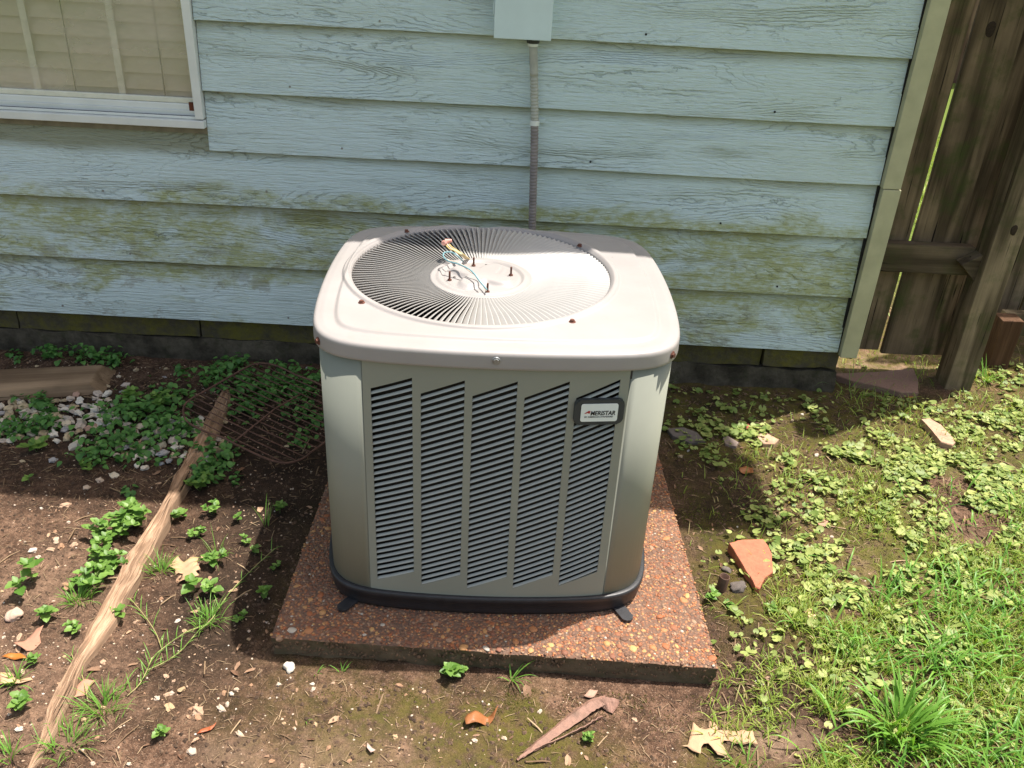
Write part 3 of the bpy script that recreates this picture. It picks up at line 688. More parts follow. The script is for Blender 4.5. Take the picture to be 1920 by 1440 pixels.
# dimples and screws ---------------------------------------------------------
def screw(loc, rot, m, r=.0055, wash=True):
    bm = bmesh.new(); bmesh.ops.create_cone(bm, cap_ends=True, segments=6, radius1=r*.85, radius2=r*.8, depth=.0035, matrix=Matrix.Translation((0, 0, .003)))
    if wash: bmesh.ops.create_cone(bm, cap_ends=True, segments=16, radius1=r*1.25, radius2=r*1.1, depth=.0012, matrix=Matrix.Translation((0, 0, .0008)))
    return link('screw', bm_mesh('screw', bm), m, ac, loc, rot)
def world_to_ac(p):
    p = Vector(p)-Vector(ac.location); return (Matrix.Rotation(-AYAW, 3, 'Z') @ p)/S_
for px, py in ((762, 434), (1087, 461), (678, 567), (1073, 603)):
    q = world_to_ac(at(px, py, PZ+(ZT+.006)*S_)); screw((q.x, q.y, ZT+.0055), (0, 0, rnd.random()), MRUST)
def front_y(x, inset=0.):
    xx, yy = outline(TH, inset); m_ = yy < 0; o_ = np.argsort(xx[m_]); return np.interp(x, xx[m_][o_], yy[m_][o_])
for px, py, mm in ((598, 639, MRUST), (930, 676, MSTEEL), (1260, 665, MRUST)):
    xs_ = np.linspace(-.345, .345, 600); ys_ = front_y(xs_)
    best = None
    for x_, y_ in zip(xs_, ys_):
        wpt = Matrix.Rotation(AYAW, 3, 'Z') @ Vector((x_, y_, 0))*S_+Vector(ac.location)
        # z such that the pixel row matches
        d = np.array(wpt)-CAM; dr = ray(px, py); t_ = (d @ dr)/(dr @ dr)
        tt = wpt.y/dr[1]; zz = CAM[2]+dr[2]*tt; e = abs(dr[0]*tt-wpt.x)
        if best is None or e < best[0]: best = (e, x_, y_, (zz-PZ)/S_)
    _, x_, y_, z_ = best; z_ = min(max(z_, .596), .612)
    yp = front_y(np.array([x_-.003, x_+.003])); nx_, ny_ = (yp[1]-yp[0]), -.006; nn = math.hypot(nx_, ny_); nx_, ny_ = nx_/nn, ny_/nn
    rot = Vector((nx_, ny_, 0)).to_track_quat('Z', 'Y').to_euler()
    screw((x_+nx_*.0008, y_+ny_*.0008, z_), rot, mm, .0062)
# grille vanes ---------------------------------------------------------------
NV = 132; RH = .108; ZV = ZT+.0005
rs = np.linspace(RH-.002, GR-.0005, 15)
drop = -.013*(1-sst(RH, RH+.13, rs))                 # vanes dip towards the hub
tw = .0165; ang = R(50)
end = np.sqrt(np.clip(1-((rs-(GR-.012))/.0135)**2*(rs > GR-.012), 0, 1))
prof = np.array([[0, 0], [.25, .006], [.6, .003], [1, 0]])
Pv = np.zeros((7, len(rs), 3))
wv = tw*np.minimum(1, .45+.55*(rs-RH)/(GR-RH)*1.4)*np.maximum(end, .15)
for i, t_ in enumerate(np.linspace(0, 1, 5)):
    a_ = R(18) + ang*min(1, t_*1.6)      # rolled top edge
    Pv[i, :, 0] = rs; Pv[i, :, 1] = -t_*wv*math.sin(ang)*1.0+.0012*math.sin(t_*math.pi)*0
    Pv[i, :, 2] = drop+.001-t_*wv*math.cos(ang)-.0012*(t_ > .9)
Pv[2:] = Pv[:5].copy(); Pv[1] = Pv[2]; Pv[1, :, 1] += .0015*np.minimum(1, .5+wv/tw*.5); Pv[1, :, 2] += .0002; Pv[0] = Pv[1]; Pv[0, :, 2] -= .0016
vm = grid_mesh('grille_vane', Pv, False); vm.materials.append(MVANE)
for k in range(NV):
    o = link('grille_vane', vm, None, ac, (GC[0], GC[1], ZV), (0, 0, k*2*math.pi/NV+.01))
    if k == 0:
        pass
md = vm
# hub plate ------------------------------------------------------------------
nr_, na = 34, 96
rh = np.linspace(0, RH+.001, nr_); ah = np.linspace(0, 2*np.pi, na+1)[:-1]
Rh, Ah = np.meshgrid(rh, ah, indexing='ij')
a4 = np.cos(2*(Ah-R(17)))                        # four lobed emboss
lobe = .058+.018*np.cos(4*(Ah-R(60)))
Zh = .0085*(1-sst(lobe-.012, lobe+.006, Rh))+.004*np.exp(-((Rh-.091)/.0035)**2)-.002*np.exp(-((Rh-.083)/.003)**2)
hub = np.stack([Rh*np.cos(Ah), Rh*np.sin(Ah), Zh-.012], -1)
rim = hub[-1].copy(); rim[:, 2] -= .006
hubo = link('hub_plate', grid_mesh('hub_plate', np.concatenate([hub, rim[None]]), closed=True), MCAP, ac, (GC[0], GC[1], ZV))
for px, py, h in ((888, 497, .012), (843, 524, .012), (958, 515, .013), (914, 546, .012)):
    q = world_to_ac(at(px, py, PZ+(ZV-.010)*S_)); bm = tube([(0, 0, 0), (0, 0, .02)], .0021, 8)
    bmesh.ops.create_cone(bm, cap_ends=True, segments=6, radius1=.005, radius2=.0048, depth=.003, matrix=Matrix.Translation((0, 0, .0015)))
    link('bolt', bm_mesh('bolt', bm), MRUST, ac, (q.x, q.y, ZV-.0125))
for px, py in ((912, 495), (889, 550), (852, 518), (952, 524)):
    q = world_to_ac(at(px, py, PZ+(ZV-.010)*S_)); link('bolt_hole', cyl('bolt_hole', .0032, 0, .0006, 12), MDARK, ac, (q.x, q.y, ZV-.0122))
# wires and wire nuts --------------------------------------------------------
def wpts(L): return [tuple(world_to_ac(at(px, py, PZ+(ZV+h)*S_))) for px, py, h in L]
def wire(L, m, r=.0016):
    return link('wire', bm_mesh('wire', tube(spline(wpts(L), 8), r, 8), True), m, ac)
MWB = simple('wire_blue', (.16, .30, .33), .45, .1, 60); MWY = simple('wire_yellow', (.55, .42, .16), .5, .15, 60)
MWW = simple('wire_pale', (.62, .52, .42), .5, .1, 60); MNUT = simple('wire_nut', (.62, .30, .25), .5, .15, 60)
wire([(913, 543, .0), (900, 528, .008), (884, 508, .014), (862, 496, .018), (842, 490, .018), (832, 482, .02), (833, 474, .022), (846, 473, .02), (858, 480, .016), (868, 490, -.004)], MWB)
wire([(912, 545, -.004), (896, 520, .004), (880, 508, .010), (862, 494, .012), (845, 489, .01), (834, 486, .012)], MWW, .0014)
for d in (0, 3, 6):
    wire([(874+d, 486, -.008), (864+d, 478, .012), (852+d, 470, .018), (842+d, 466-d*.4, .022), (835+d*1.2, 458, .026)], [MWY, MWW, MWY][d//3], .0014)
for px, py, dx in ((834, 455, 0), (841, 452, 1)):
    q = Vector(wpts([(px, py, .03)])[0]); bm = bmesh.new()
    bmesh.ops.create_cone(bm, cap_ends=True, segments=8, radius1=.0062, radius2=.0038, depth=.015)
    bmesh.ops.bevel(bm, geom=list(bm.edges), offset=.0008, segments=1, affect='EDGES')
    link('wire_nut', bm_mesh('wire_nut', bm), MNUT, ac, q, (R(60+dx*20), R(-30), R(40+dx*60)))
# cabinet: corner posts, side panels, front panel ----------------------------
B0, B1 = .0445, .5875; INS = .007
def cab_wall(name, tha, thb, m, inset=INS, z0=B0, z1=B1, n=60, nz=2, th_=.0015):
    t_ = np.linspace(tha, thb, n); xo, yo = outline(t_, inset); zs = np.linspace(z0, z1, nz)
    P = np.stack([np.tile(xo, (nz, 1)), np.tile(yo, (nz, 1)), np.repeat(zs[:, None], n, 1)], -1)
    xi, yi = outline(t_, inset+.004)
    P = np.concatenate([np.stack([xi, yi, zs[0]+0*xi], -1)[None], P, np.stack([xi, yi, zs[-1]+0*xi], -1)[None]])
    P = np.concatenate([np.concatenate([(np.stack([np.interp([0], [0, 1], [xi[0]*1, 0])[0]+0*P[:, 0, 0], yi[0]+0*P[:, 0, 0], P[:, 0, 2]], -1))[:, None], P], 1), (np.stack([xi[-1]+0*P[:, 0, 0], yi[-1]+0*P[:, 0, 0], P[:, 0, 2]], -1))[:, None]], 1)
    return link(name, grid_mesh(name, P), m, ac)
def th_of_x(x):  # angle on the front side with given x
    t_ = np.linspace(R(185), R(355), 4000); xo, yo = outline(t_, INS); return float(np.interp(x, xo, t_))
lx = lambda X: X*.99+.030-.0096
lz = lambda z: .0144+.99*z-.099          # photo-measured X on the front plane to local x
XL, XR = lx(-.2655), lx(.2245)
tL, tR = th_of_x(XL-.0024), th_of_x(XR+.0040)
cab_wall('corner_panel', R(150), tL, MCAB); cab_wall('corner_panel', tR, R(390), MCAB)
link('seam_backing', grid_mesh('seam_backing', np.array([[(x_, float(front_y(x_, INS))+.008, z_) for x_ in np.linspace(XL-.02, XR+.02, 24)] for z_ in (B0, B1)])), MDARK, ac) if False else None
# side and rear louvered faces (plain slats round the rest)
cab_wall('side_panel', R(30.3), R(149.7), MCAB)
def FY(x): return front_y(x, INS)
cols = [(-.2505, -.1735), (-.158, -.0775), (-.063, .0185), (.0325, .1135), (.128, .207)]
zo = -.099
cols = [(lx(a), lx(b), lz(c), lz(d), lz(e), lz(f_)) for (a, b), (c, d), (e, f_) in zip(cols, [(.619, .649), (.617, .650), (.618, .652), (.618, .654), (.619, .657)], [(.158, .190), (.155, .188), (.152, .188), (.156, .193), (.163, .197)])]
V_, F_ = [], []
def strip(x0, x1, zb0, zb1, zt0, zt1, nx, nzr):
    xs_ = np.linspace(x0, x1, nx+1); base = len(V_)
    for j in range(nzr+1):
        for i, x_ in enumerate(xs_):
            u = i/nx; zb_ = zb0+(zb1-zb0)*u; zt_ = zt0+(zt1-zt0)*u
            V_.append((x_, float(FY(x_)), zb_+(zt_-zb_)*j/nzr))
    for j in range(nzr):
        for i in range(nx):
            a = base+j*(nx+1)+i; F_.append((a, a+1, a+nx+2, a+nx+1))
T0, T1 = B0+.001, B1-.0025
prev = XL
for (a, b, tl_, tr_, bl_, br_) in cols:
    strip(prev, a, T0, T0, T1, T1, 3, 1); strip(a, b, T0, T0, bl_, br_, 8, 1); strip(a, b, tl_, tr_, T1, T1, 8, 1); prev = b
strip(prev, XR, T0, T0, T1, T1, 3, 1)
bm = bmesh.new(); vs = [bm.verts.new(v_) for v_ in V_]
for f_ in F_: bm.faces.new([vs[i] for i in f_])
bmesh.ops.remove_doubles(bm, verts=bm.verts, dist=1e-5)
r = bmesh.ops.extrude_edge_only(bm, edges=[e for e in bm.edges if e.is_boundary])
for q in r['geom']:
    if isinstance(q, bmesh.types.BMVert): q.co.y += .0025
link('front_panel', bm_mesh('front_panel', bm, False), MCAB, ac)
NSL = 33
for (a, b, tl_, tr_, bl_, br_) in cols:
    xs_ = np.linspace(a-.001, b+.001, 7); pitch = (tl_-bl_)/NSL; pr = (tr_-br_)/NSL
    pts = [(.0052, .0010), (.0042, .0007), (.0030, .0000), (.0018, -.0011), (.0008, -.0023), (.0003, -.0031), (.0014, -.0035)]
    P = np.zeros((len(pts), 7, 3)); u = (xs_-a)/(b-a)
    for i, (dy, dz) in enumerate(pts):
        P[i, :, 0] = xs_; P[i, :, 1] = [float(FY(x_))+dy for x_ in xs_]; P[i, :, 2] = (tl_-bl_)*0+(tr_-tl_)*u+dz
    me = grid_mesh('louver', P); me.materials.append(MSLAT)
    for k in range(NSL): link('louver', me, None, ac, (0, 0, bl_+pitch*(k+.30)))
# inside: coil, fan shroud, dark floor ---------------------------------------
t_ = np.linspace(0, 2*np.pi, 61)[:-1]; xo, yo = outline(t_, .045)
P = np.stack([np.stack([xo, yo, z+0*xo], -1) for z in (.05, .56)])
link('coil', grid_mesh('coil', P, closed=True), MCOIL, ac)
P = np.stack([np.stack([GC[0]+q*np.cos(t_), GC[1]+q*np.sin(t_), z+0*t_], -1) for q, z in ((.272, .6005), (.262, .54), (.27, .5))])
link('fan_shroud', grid_mesh('fan_shroud', P, closed=True), simple('shroud', (.20, .17, .14), .6), ac)
link('floor_pan', boxmesh('floor_pan', -.28, .28, -.28, .28, .03, .05), MDARK, ac)
link('compressor', cyl('compressor', .085, .05, .30, 32, .03), MBLACK, ac, (.05, .04, 0))
# base tray and feet ----------------------------------------------------------
t_ = np.linspace(0, 2*np.pi, 241)[:-1]; rows = []
for ins, z in ((.007, .047), (.001, .0472), (-.0010, .0455), (-.0010, .034), (.0015, .0325), (.0025, .010), (.006, .0), (.03, .0)):
    xo, yo = outline(t_, ins); rows.append(np.stack([xo, yo, z+0*xo], -1))
link('base_tray', grid_mesh('base_tray', np.stack(rows), closed=True), MBLACK, ac)
for px, py, rz in ((643, 1139, -2.2), (1176, 1158, -1.1)):
    q = world_to_ac(at(px, py, PZ+.003)); bm = bmesh.new()
    sh = [(-.05, -.013), (.002, -.013), (.009, -.008), (.012, 0), (.009, .008), (.002, .013), (-.05, .013)]
    a = [bm.verts.new((x, y, 0.001)) for x, y in sh]; f_ = bm.faces.new(a); r = bmesh.ops.extrude_face_region(bm, geom=[f_])
    for v_ in r['geom']:
        if isinstance(v_, bmesh.types.BMVert): v_.co.z += .004
    link('foot_tab', bm_mesh('foot_tab', bm), MBLACK, ac, (q.x, q.y, .001), (0, 0, rz))
# panel hook and gap shadow strip
for xa in (XL-.0012, XR+.002):
    link('seam', boxmesh('seam', xa-.004, xa+.004, float(front_y(xa, INS))+.0042, float(front_y(xa, INS))+.0055, B0, B1), MDARK, ac)
link('panel_hook', boxmesh('panel_hook', XR+.0008, XR+.0045, float(FY(XR))+.001, float(FY(XR))+.006, B1-.022, B1-.001), MBLACK, ac)
# badge ----------------------------------------------------------------------
bc = ((.126+.2185)/2, (.565+.619)/2)
bx = lx(bc[0]); bz = lz(bc[1]); by = float(FY(bx)); sl_ = (float(FY(bx+.01))-float(FY(bx-.01)))/.02; br_ = math.atan(sl_)
badge = empty('badge', (bx, by-.0035, bz), br_); badge.parent = ac
def rrect(w, h, r, y0, y1, bow=0, n=6):
    pts = []
    for cx0, cy0, a0 in ((w-r, h-r, 0), (-w+r, h-r, 90), (-w+r, -h+r, 180), (w-r, -h+r, 270)):
        for k in range(n+1):
            a = R(a0+90*k/n); pts.append((cx0+r*math.cos(a), cy0+r*math.sin(a)))
    bm = bmesh.new(); A_ = [bm.verts.new((x, y1, z+bow*(1-(x/w)**2)*np.sign(z))) for x, z in pts]; f_ = bm.faces.new(A_)
    B_ = [bm.verts.new((x*1.0, y0, z+bow*(1-(x/w)**2)*np.sign(z))) for x, z in pts]; bm.faces.new(B_[::-1])
    for i in range(len(A_)): j = (i+1) % len(A_); bm.faces.new((A_[i], B_[i], B_[j], A_[j]))
    return bm
bm = rrect(.0465, .0262, .011, 0.004, -.004, .0008); bmesh.ops.bevel(bm, geom=[e for e in bm.edges if e.verts[0].co.y < 0 and e.verts[1].co.y < 0], offset=.002, segments=2, affect='EDGES')
link('badge_frame', bm_mesh('badge_frame', bm), simple('badge_grey', (.045, .05, .05), .5, .1), badge)
link('badge_plate', bm_mesh('badge_plate', rrect(.0345, .0185, .004, -.0038, -.0052, .0006)), simple('badge_white', (.72, .76, .72), .4, .04), badge)
def text(body, size, loc, m, shear=0, bold=0, sx=1, name='lettering'):
    cu = bpy.data.curves.new('t', 'FONT'); cu.body = body; cu.size = size; cu.shear = shear; cu.offset = bold; cu.extrude = .0001
    cu.align_x = 'CENTER'; cu.align_y = 'CENTER'; cu.resolution_u = 4
    to = bpy.data.objects.new('t', cu); col.objects.link(to); dg = bpy.context.evaluated_depsgraph_get()
    me = bpy.data.meshes.new_from_object(to.evaluated_get(dg)); bpy.data.objects.remove(to)
    return link(name, me, m, badge, loc, (R(90), 0, 0), (sx, 1, 1))
MINK = simple('ink_black', (.012, .012, .014), .5); MRED = simple('ink_red', (.45, .03, .025), .5)
text('MERISTAR', .0130, (.0062, -.0056, -.0010), MINK, .15, .00018, .80)
text('MERISTAR', .0130, (.00645, -.00565, -.0010), MINK, .15, .00018, .80)
bm = bmesh.new()      # slanted red A
for poly in ([(-.0285, -.0010), (-.0205, .0046), (-.0170, .0046), (-.0245, -.0010)], [(-.0205, .0030), (-.0170, .0046), (-.0178, -.0010), (-.0212, -.0010)], [(-.0243, .0004), (-.0190, .0004), (-.0190, .0016), (-.0230, .0016)]):
    A_ = [bm.verts.new((x, -.0056, z)) for x, z in poly]; bm.faces.new(A_)
link('logo_mark', bm_mesh('logo_mark', bm), MRED, badge)
text('BY AMERICAN STANDARD', .0044, (-.0005, -.0056, -.0086), MINK, 0, .00006, 1.02)

# ------------------------------------------------------------------ timber with bevelled end (left)
th_ = .036
tp = [at(0, 689, th_), at(190, 684, th_), at(167, 721, th_), at(0, 731, th_)]
bp = [at(0, 702, 0), at(222, 692, 0), at(200, 741, 0), at(0, 752, 0)]
a0 = Vector(tp[2]); ex = (Vector(tp[2])-Vector(tp[3])).normalized(); ang0 = math.atan2(ex.y, ex.x)
timber = empty('timber', (a0.x-.3, a0.y+.05, 0), ang0); tag(timber, 'brown weathered timber with a slanting end lying by the wall at the left', 'timber')
inv = timber.matrix_basis.inverted()
bm = bmesh.new(); P8 = []
for k, q in enumerate([tp[0], tp[1], tp[2], tp[3], bp[0], bp[1], bp[2], bp[3]]):
    q = Vector(q)
    if k in (0, 3, 4, 7): q -= ex*.45
    P8.append(q)
P8[4] = Vector((P8[0].x, P8[0].y, -.01)); P8[7] = Vector((P8[3].x, P8[3].y, -.01)); P8[6].z = -.006; P8[5].z = -.006
P8[6] = Vector((P8[6].x, P8[6].y+.0, -.006))
vs = [bm.verts.new(inv @ q) for q in P8]
for f_ in ((0, 1, 2, 3), (3, 2, 6, 7), (2, 1, 5, 6), (0, 4, 5, 1), (0, 3, 7, 4), (4, 7, 6, 5)): bm.faces.new([vs[i] for i in f_])
bmesh.ops.bevel(bm, geom=list(bm.edges), offset=.002, segments=2, affect='EDGES')
link('beam', bm_mesh('beam', bm), MTIMB, timber)

# ------------------------------------------------------------------ long split plank
Le = [(424, 720), (412, 738), (400, 760), (370, 807), (346, 860), (327, 888), (300, 950), (273, 990), (238, 1039), (213, 1093), (170, 1167), (143, 1223), (113, 1277), (87, 1330), (67, 1383), (43, 1436)]
Ri = [(430, 728), (431, 742), (428, 757), (407, 813), (387, 847), (362, 893), (331, 938), (312, 985), (283, 1037), (257, 1085), (207, 1177), (160, 1243), (140, 1293), (110, 1353), (83, 1400), (46, 1442)]
Zt = [.03]*len(Le)
Lw = np.array([at(*q, .028) for q in Le]); Rw = np.array([at(*q, .022) for q in Ri])
mid = (Lw+Rw)/2; sp = np.r_[0, np.cumsum(np.linalg.norm(np.diff(mid, axis=0), axis=1))]
nsx = 420; tt = np.linspace(0, sp[-1], nsx)
Li = np.stack([np.interp(tt, sp, Lw[:, k]) for k in range(3)], -1); Rr = np.stack([np.interp(tt, sp, Rw[:, k]) for k in range(3)], -1)
Li[:, :2] += (vn(tt*0, tt, 25, 61)-.5)[:, None]*.004*np.array([1, 0]); Rr[:, :2] += (vn(tt*0+3, tt, 25, 62)-.5)[:, None]*.005*np.array([1, 0])
d0 = mid[-1]-mid[0]; pa = math.atan2(d0[1], d0[0])
plank = empty('split_plank', (mid[8][0], mid[8][1], 0), pa); tag(plank, 'long splintered weathered plank tapering to a point, lying diagonally on the soil', 'plank')
prof = [(-.0, -.02), (0, .75)]+[(k/40, 1-.25*abs(k/20-1)**4) for k in range(1, 40)]+[(1, .6), (1.0, -.02)]
P = np.zeros((len(prof), nsx, 3))
thick = .030*np.minimum(1, np.minimum((tt+.02)/.06, (tt[-1]-tt+.03)/.15))
for i, (u, hh) in enumerate(prof):
    q = Li*(1-u)+Rr*u; gr = (vn(tt*6, tt*0+u*30, 1, 70)-.5)*.007+(vn(tt*18, tt*0+u*60, 1, 71)-.5)*.006+(vn(tt*50, tt*0+u*90, 1, 72)-.5)*.002
    q[:, 2] = np.where(hh < 0, -.02, thick*hh+gr*(hh > .5)*(thick/.03))
    P[i] = q
inv = np.array(plank.matrix_basis.inverted()); Pl = P @ inv[:3, :3].T+inv[:3, 3]
me = grid_mesh('plank_body', Pl, False)
bm = bmesh.new(); bm.from_mesh(me); bmesh.ops.holes_fill(bm, edges=[e for e in bm.edges if e.is_boundary], sides=0); bmesh.ops.recalc_face_normals(bm, faces=bm.faces); bm.to_mesh(me); bm.free()
link('plank_body', me, MPLANK, plank)

# ------------------------------------------------------------------ rusty wire rack
outl = [(343, 770), (348, 757), (364, 745), (409, 720), (450, 697), (475, 685), (494, 683), (520, 688), (557, 705), (592, 718), (625, 740), (640, 775), (634, 805), (605, 831), (588, 843), (568, 858), (541, 866), (518, 864), (494, 856), (465, 843), (436, 829), (417, 819), (384, 808), (358, 795), (347, 785)]
RZ = .042
def rk(px, py): q = at(px, py, RZ); return Vector((q[0], q[1], RZ+.012*(q[1]-2.25)))
rack = empty('wire_rack', rk(480, 780)); tag(rack, 'rusty oval wire rack lying on weeds and the plank end', 'wire rack'); rl = Vector(rack.location)
O = spline([rk(*q)-rl for q in outl+outl[:1]], 4)
link('rim', bm_mesh('rim', tube(O, .0032, 6, False), True), MRACK, rack)
link('crossbar', bm_mesh('crossbar', tube([rk(436, 829)-rl, rk(516, 768)-rl+Vector((0, 0, .003)), rk(566, 738)-rl], .0024, 6), True), MRACK, rack)
dwr = (rk(494, 856)-rk(417, 819)); dwr.z = 0; dwr.normalize(); nrm = Vector((-dwr.y, dwr.x, 0))
pj = [p_.dot(nrm) for p_ in O]; lo, hi = min(pj), max(pj); NW = 15
for k in range(1, NW):
    c_ = lo+(hi-lo)*k/NW; X_ = []
    for a, b in zip(O[:-1], O[1:]):
        pa_, pb_ = a.dot(nrm)-c_, b.dot(nrm)-c_
        if pa_*pb_ < 0: X_.append(a+(b-a)*(pa_/(pa_-pb_)))
    if len(X_) >= 2:
        X_.sort(key=lambda v_: v_.dot(dwr)); link('wire', bm_mesh('wire', tube([X_[0], (X_[0]+X_[-1])/2+Vector((0, 0, -.002)), X_[-1]], .0019, 5), True), MRACK, rack)

# ------------------------------------------------------------------ slabs and shards
def slab(name, pts, z, thick, m, label, cat, seed=1, amp=.002, tilt=(0, 0), group=None):
    W = [at(px, py, z) for px, py in pts]; c = np.mean(W, 0)
    o = None; bm = bmesh.new(); T_ = []; n = len(W); fine = []
    for i in range(n):
        a, b = Vector(W[i]), Vector(W[(i+1) % n]); k = max(1, int((b-a).length/.008))
        for j in range(k): fine.append(a.lerp(b, j/k))
    fine = [q-Vector(c)+Vector(mnoise.noise_vector(q*40+Vector((seed, 0, 0))))*amp for q in fine]
    tf = lambda q, dz: Vector((q.x, q.y, dz+tilt[0]*q.x+tilt[1]*q.y))
    n = len(fine)
    A_ = [bm.verts.new(tf(q*.97, 0)) for q in fine]; A2 = [bm.verts.new(tf(q, -.0025)) for q in fine]
    B_ = [bm.verts.new(tf(q*.99+Vector(mnoise.noise_vector(q*60))*amp, -thick)) for q in fine]
    bm.faces.new(A_)
    for i in range(n):
        j = (i+1) % n; bm.faces.new((A_[i], A2[i], A2[j], A_[j])); bm.faces.new((A2[i], B_[i], B_[j], A2[j]))
    bm.faces.new(B_[::-1]); bmesh.ops.triangulate(bm, faces=[f_ for f_ in bm.faces if len(f_.verts) > 4])
    o = link(name, bm_mesh(name, bm), m, None, c); return tag(o, label, cat, group)
def z8(a, b): return (1240+a/2.823, 1000+b/2.823)
def z7(a, b): return (1240+a/2.823, 640+b/2.823)
MTER = stone_mat('terracotta', [(0, (.44, .15, .085)), (1, (.44, .15, .085))], .85, .8, 22, .35)
MPINK = stone_mat('pink_stone', [(0, (.48, .30, .20)), (1, (.52, .33, .22))], .85, .7, 22, .7)
MPAV = stone_mat('paver_concrete', [(0, (.22, .13, .10)), (1, (.26, .16, .12))], .9, .6, 60, .2)
MGREY = stone_mat('grey_rock', [(0, (.13, .11, .10)), (1, (.18, .15, .13))], .85, .7, 30, .3)
slab('terracotta_shard', [z8(358, 55), z8(400, 40), z8(535, 33), z8(560, 60), z8(585, 110), z8(592, 200), z8(545, 235), z8(525, 285), z8(500, 275), z8(470, 225), z8(455, 205)], .024, .03, MTER, 'broken flat terracotta shard pointing down on the moss right of the slab', 'terracotta shard', 3, tilt=(0, .05))
slab('flagstone', [z7(1375, 410), z7(1420, 405), z7(1480, 440), z7(1560, 530), z7(1540, 548), z7(1480, 530), z7(1430, 470)], .02, .03, MPINK, 'long pinkish stone piece lying among clover at the right', 'stone', 4)
slab('paving_slab', [(1560, 700), (1640, 697), (1713, 690), (1722, 712), (1722, 736), (1690, 735), (1640, 722), (1600, 714)], .02, .03, MPAV, 'reddish paving slab under the gate between house corner and post', 'paver', 5)
slab('dark_slate', [z7(30, 460), z7(120, 455), z7(190, 480), z7(235, 530), z7(150, 535), z7(60, 500)], .012, .02, MGREY, 'dark flat slate fragment beside the right flank of the condenser', 'stone', 6)
slab('stone_piece', [z7(505, 490), z7(560, 485), z7(625, 520), z7(600, 545), z7(540, 540), z7(515, 515)], .012, .02, MPINK, 'small pinkish flat stone at the near edge of the shade on the right', 'stone', 8)
slab('stone_chip', [z7(325, 510), z7(350, 498), z7(410, 535), z7(395, 555), z7(340, 545)], .010, .015, stone_mat('mauve_stone', [(0, (.25, .19, .16)), (1, (.28, .2, .17))]), 'mauve flat stone chip between dark slate and pink stone', 'stone', 9)
slab('tan_chip', [z8(750, 405), z8(790, 395), z8(835, 430), z8(825, 455), z8(785, 450)], .012, .012, stone_mat('tan_stone', [(0, (.62, .42, .24)), (1, (.62, .42, .24))]), 'tan flat chip in the grass below the terracotta shard', 'stone', 12)
def rock(px, py, r, m, label, seed, flat=.6, angl=.3, name='rock', sq=(1, 1), group=None):
    me = npmesh(name, *stone_arr(seed, 3, flat, angl), smooth=True)
    o = link(name, me, m, None, P3(px, py, r*flat*.35), (rnd.uniform(-.2, .2), rnd.uniform(-.2, .2), rnd.uniform(0, 6)), (r*sq[0], r*sq[1], r)); return tag(o, label, 'rock', group)
rock(1382, 1103, .020, MGREY, 'lumpy grey clod right beside the brown pipe stub', 21)
rock(1362, 1068, .011, MGREY, 'small grey clod just behind the brown pipe stub', 22)
MWS = stone_mat('white_stone', [(0, (.62, .56, .46)), (1, (.66, .60, .50))], .8, .4, 40, .1)
rock(543, 1252, .0125, MWS, 'white pebble in front of the slab near its left corner', 24, .7)
rock(28, 1160, .017, stone_mat('beige_stone', [(0, (.6, .42, .32)), (1, (.6, .42, .32))], dirt=.1), 'largest squarish pinkish stone near the left edge of the lit soil', 25, .6)
# pipe stub
pp = P3(1352, 1104); pipe = empty('pipe_stub', pp); tag(pipe, 'short brown open pipe standing upright from the moss right of the slab', 'pipe')
bm = bmesh.new(); n = 28; rg = []
for r_, z in ((.0125, -.03), (.0125, .040), (.0118, .0412), (.0105, .0405), (.0103, -.02)):
    rg.append([bm.verts.new((r_*math.cos(k*6.28318/n), r_*math.sin(k*6.28318/n), z)) for k in range(n)])
for a, b in zip(rg[:-1], rg[1:]):
    for k in range(n): bm.faces.new((a[k], a[(k+1) % n], b[(k+1) % n], b[k]))
bm.faces.new(rg[-1]); o = link('tube', bm_mesh('tube', bm, True), simple('pipe_brown', (.10, .055, .038), .6, .3, 60, bump=.3), pipe); o.rotation_euler = (0, R(4), 0)
# rusty folded strip at the bottom
fs = empty('rusty_strip', P3(1065, 1365)); tag(fs, 'long rusty folded metal strip half buried in front of the slab', 'metal strip'); fl_ = Vector(fs.location)
def fsp(px, py, z): q = at(px, py, z); return Vector(q)-fl_
MSTRIP = stone_mat('strip_rust', [(0, (.27, .15, .11)), (1, (.27, .15, .11))], .7, 1., 30, .9)
def ribbon(E, name, seed):
    rowsE = [spline([fsp(*q) for q in e], 6) for e in E]; Pm = np.array([[q[:] for q in r_] for r_ in rowsE])
    Pm += (np.random.default_rng(seed).random(Pm.shape)-.5)*.0022
    o = link(name, grid_mesh(name, Pm, False), MSTRIP, fs); md = o.modifiers.new('thick', 'SOLIDIFY'); md.thickness = .0018
ribbon([[(968, 1425, .0), (1000, 1396, .001), (1040, 1363, .002), (1077, 1333, .003), (1108, 1313, .006), (1135, 1305, .010)],
        [(969, 1425, .006), (1002, 1398, .007), (1041, 1366, .008), (1078, 1337, .009), (1109, 1316, .011), (1136, 1309, .012)],
        [(971, 1426, .005), (1010, 1402, .004), (1052, 1376, .004), (1089, 1350, .004), (1118, 1330, .005), (1137, 1322, .006)]], 'upper_flap', 5)
ribbon([[(971, 1427, .0), (1012, 1404, .001), (1058, 1383, .002), (1100, 1362, .002), (1128, 1346, .002)],
        [(972, 1426, .005), (1013, 1401, .008), (1059, 1380, .009), (1101, 1359, .009), (1129, 1343, .006)]], 'lower_edge', 6)
ribbon([[(1118, 1312, .012), (1140, 1308, .015), (1162, 1312, .010)], [(1126, 1322, .004), (1142, 1324, .006), (1158, 1326, .003)], [(1134, 1330, .0), (1143, 1336, .0), (1148, 1338, .0)]], 'bent_end', 7)

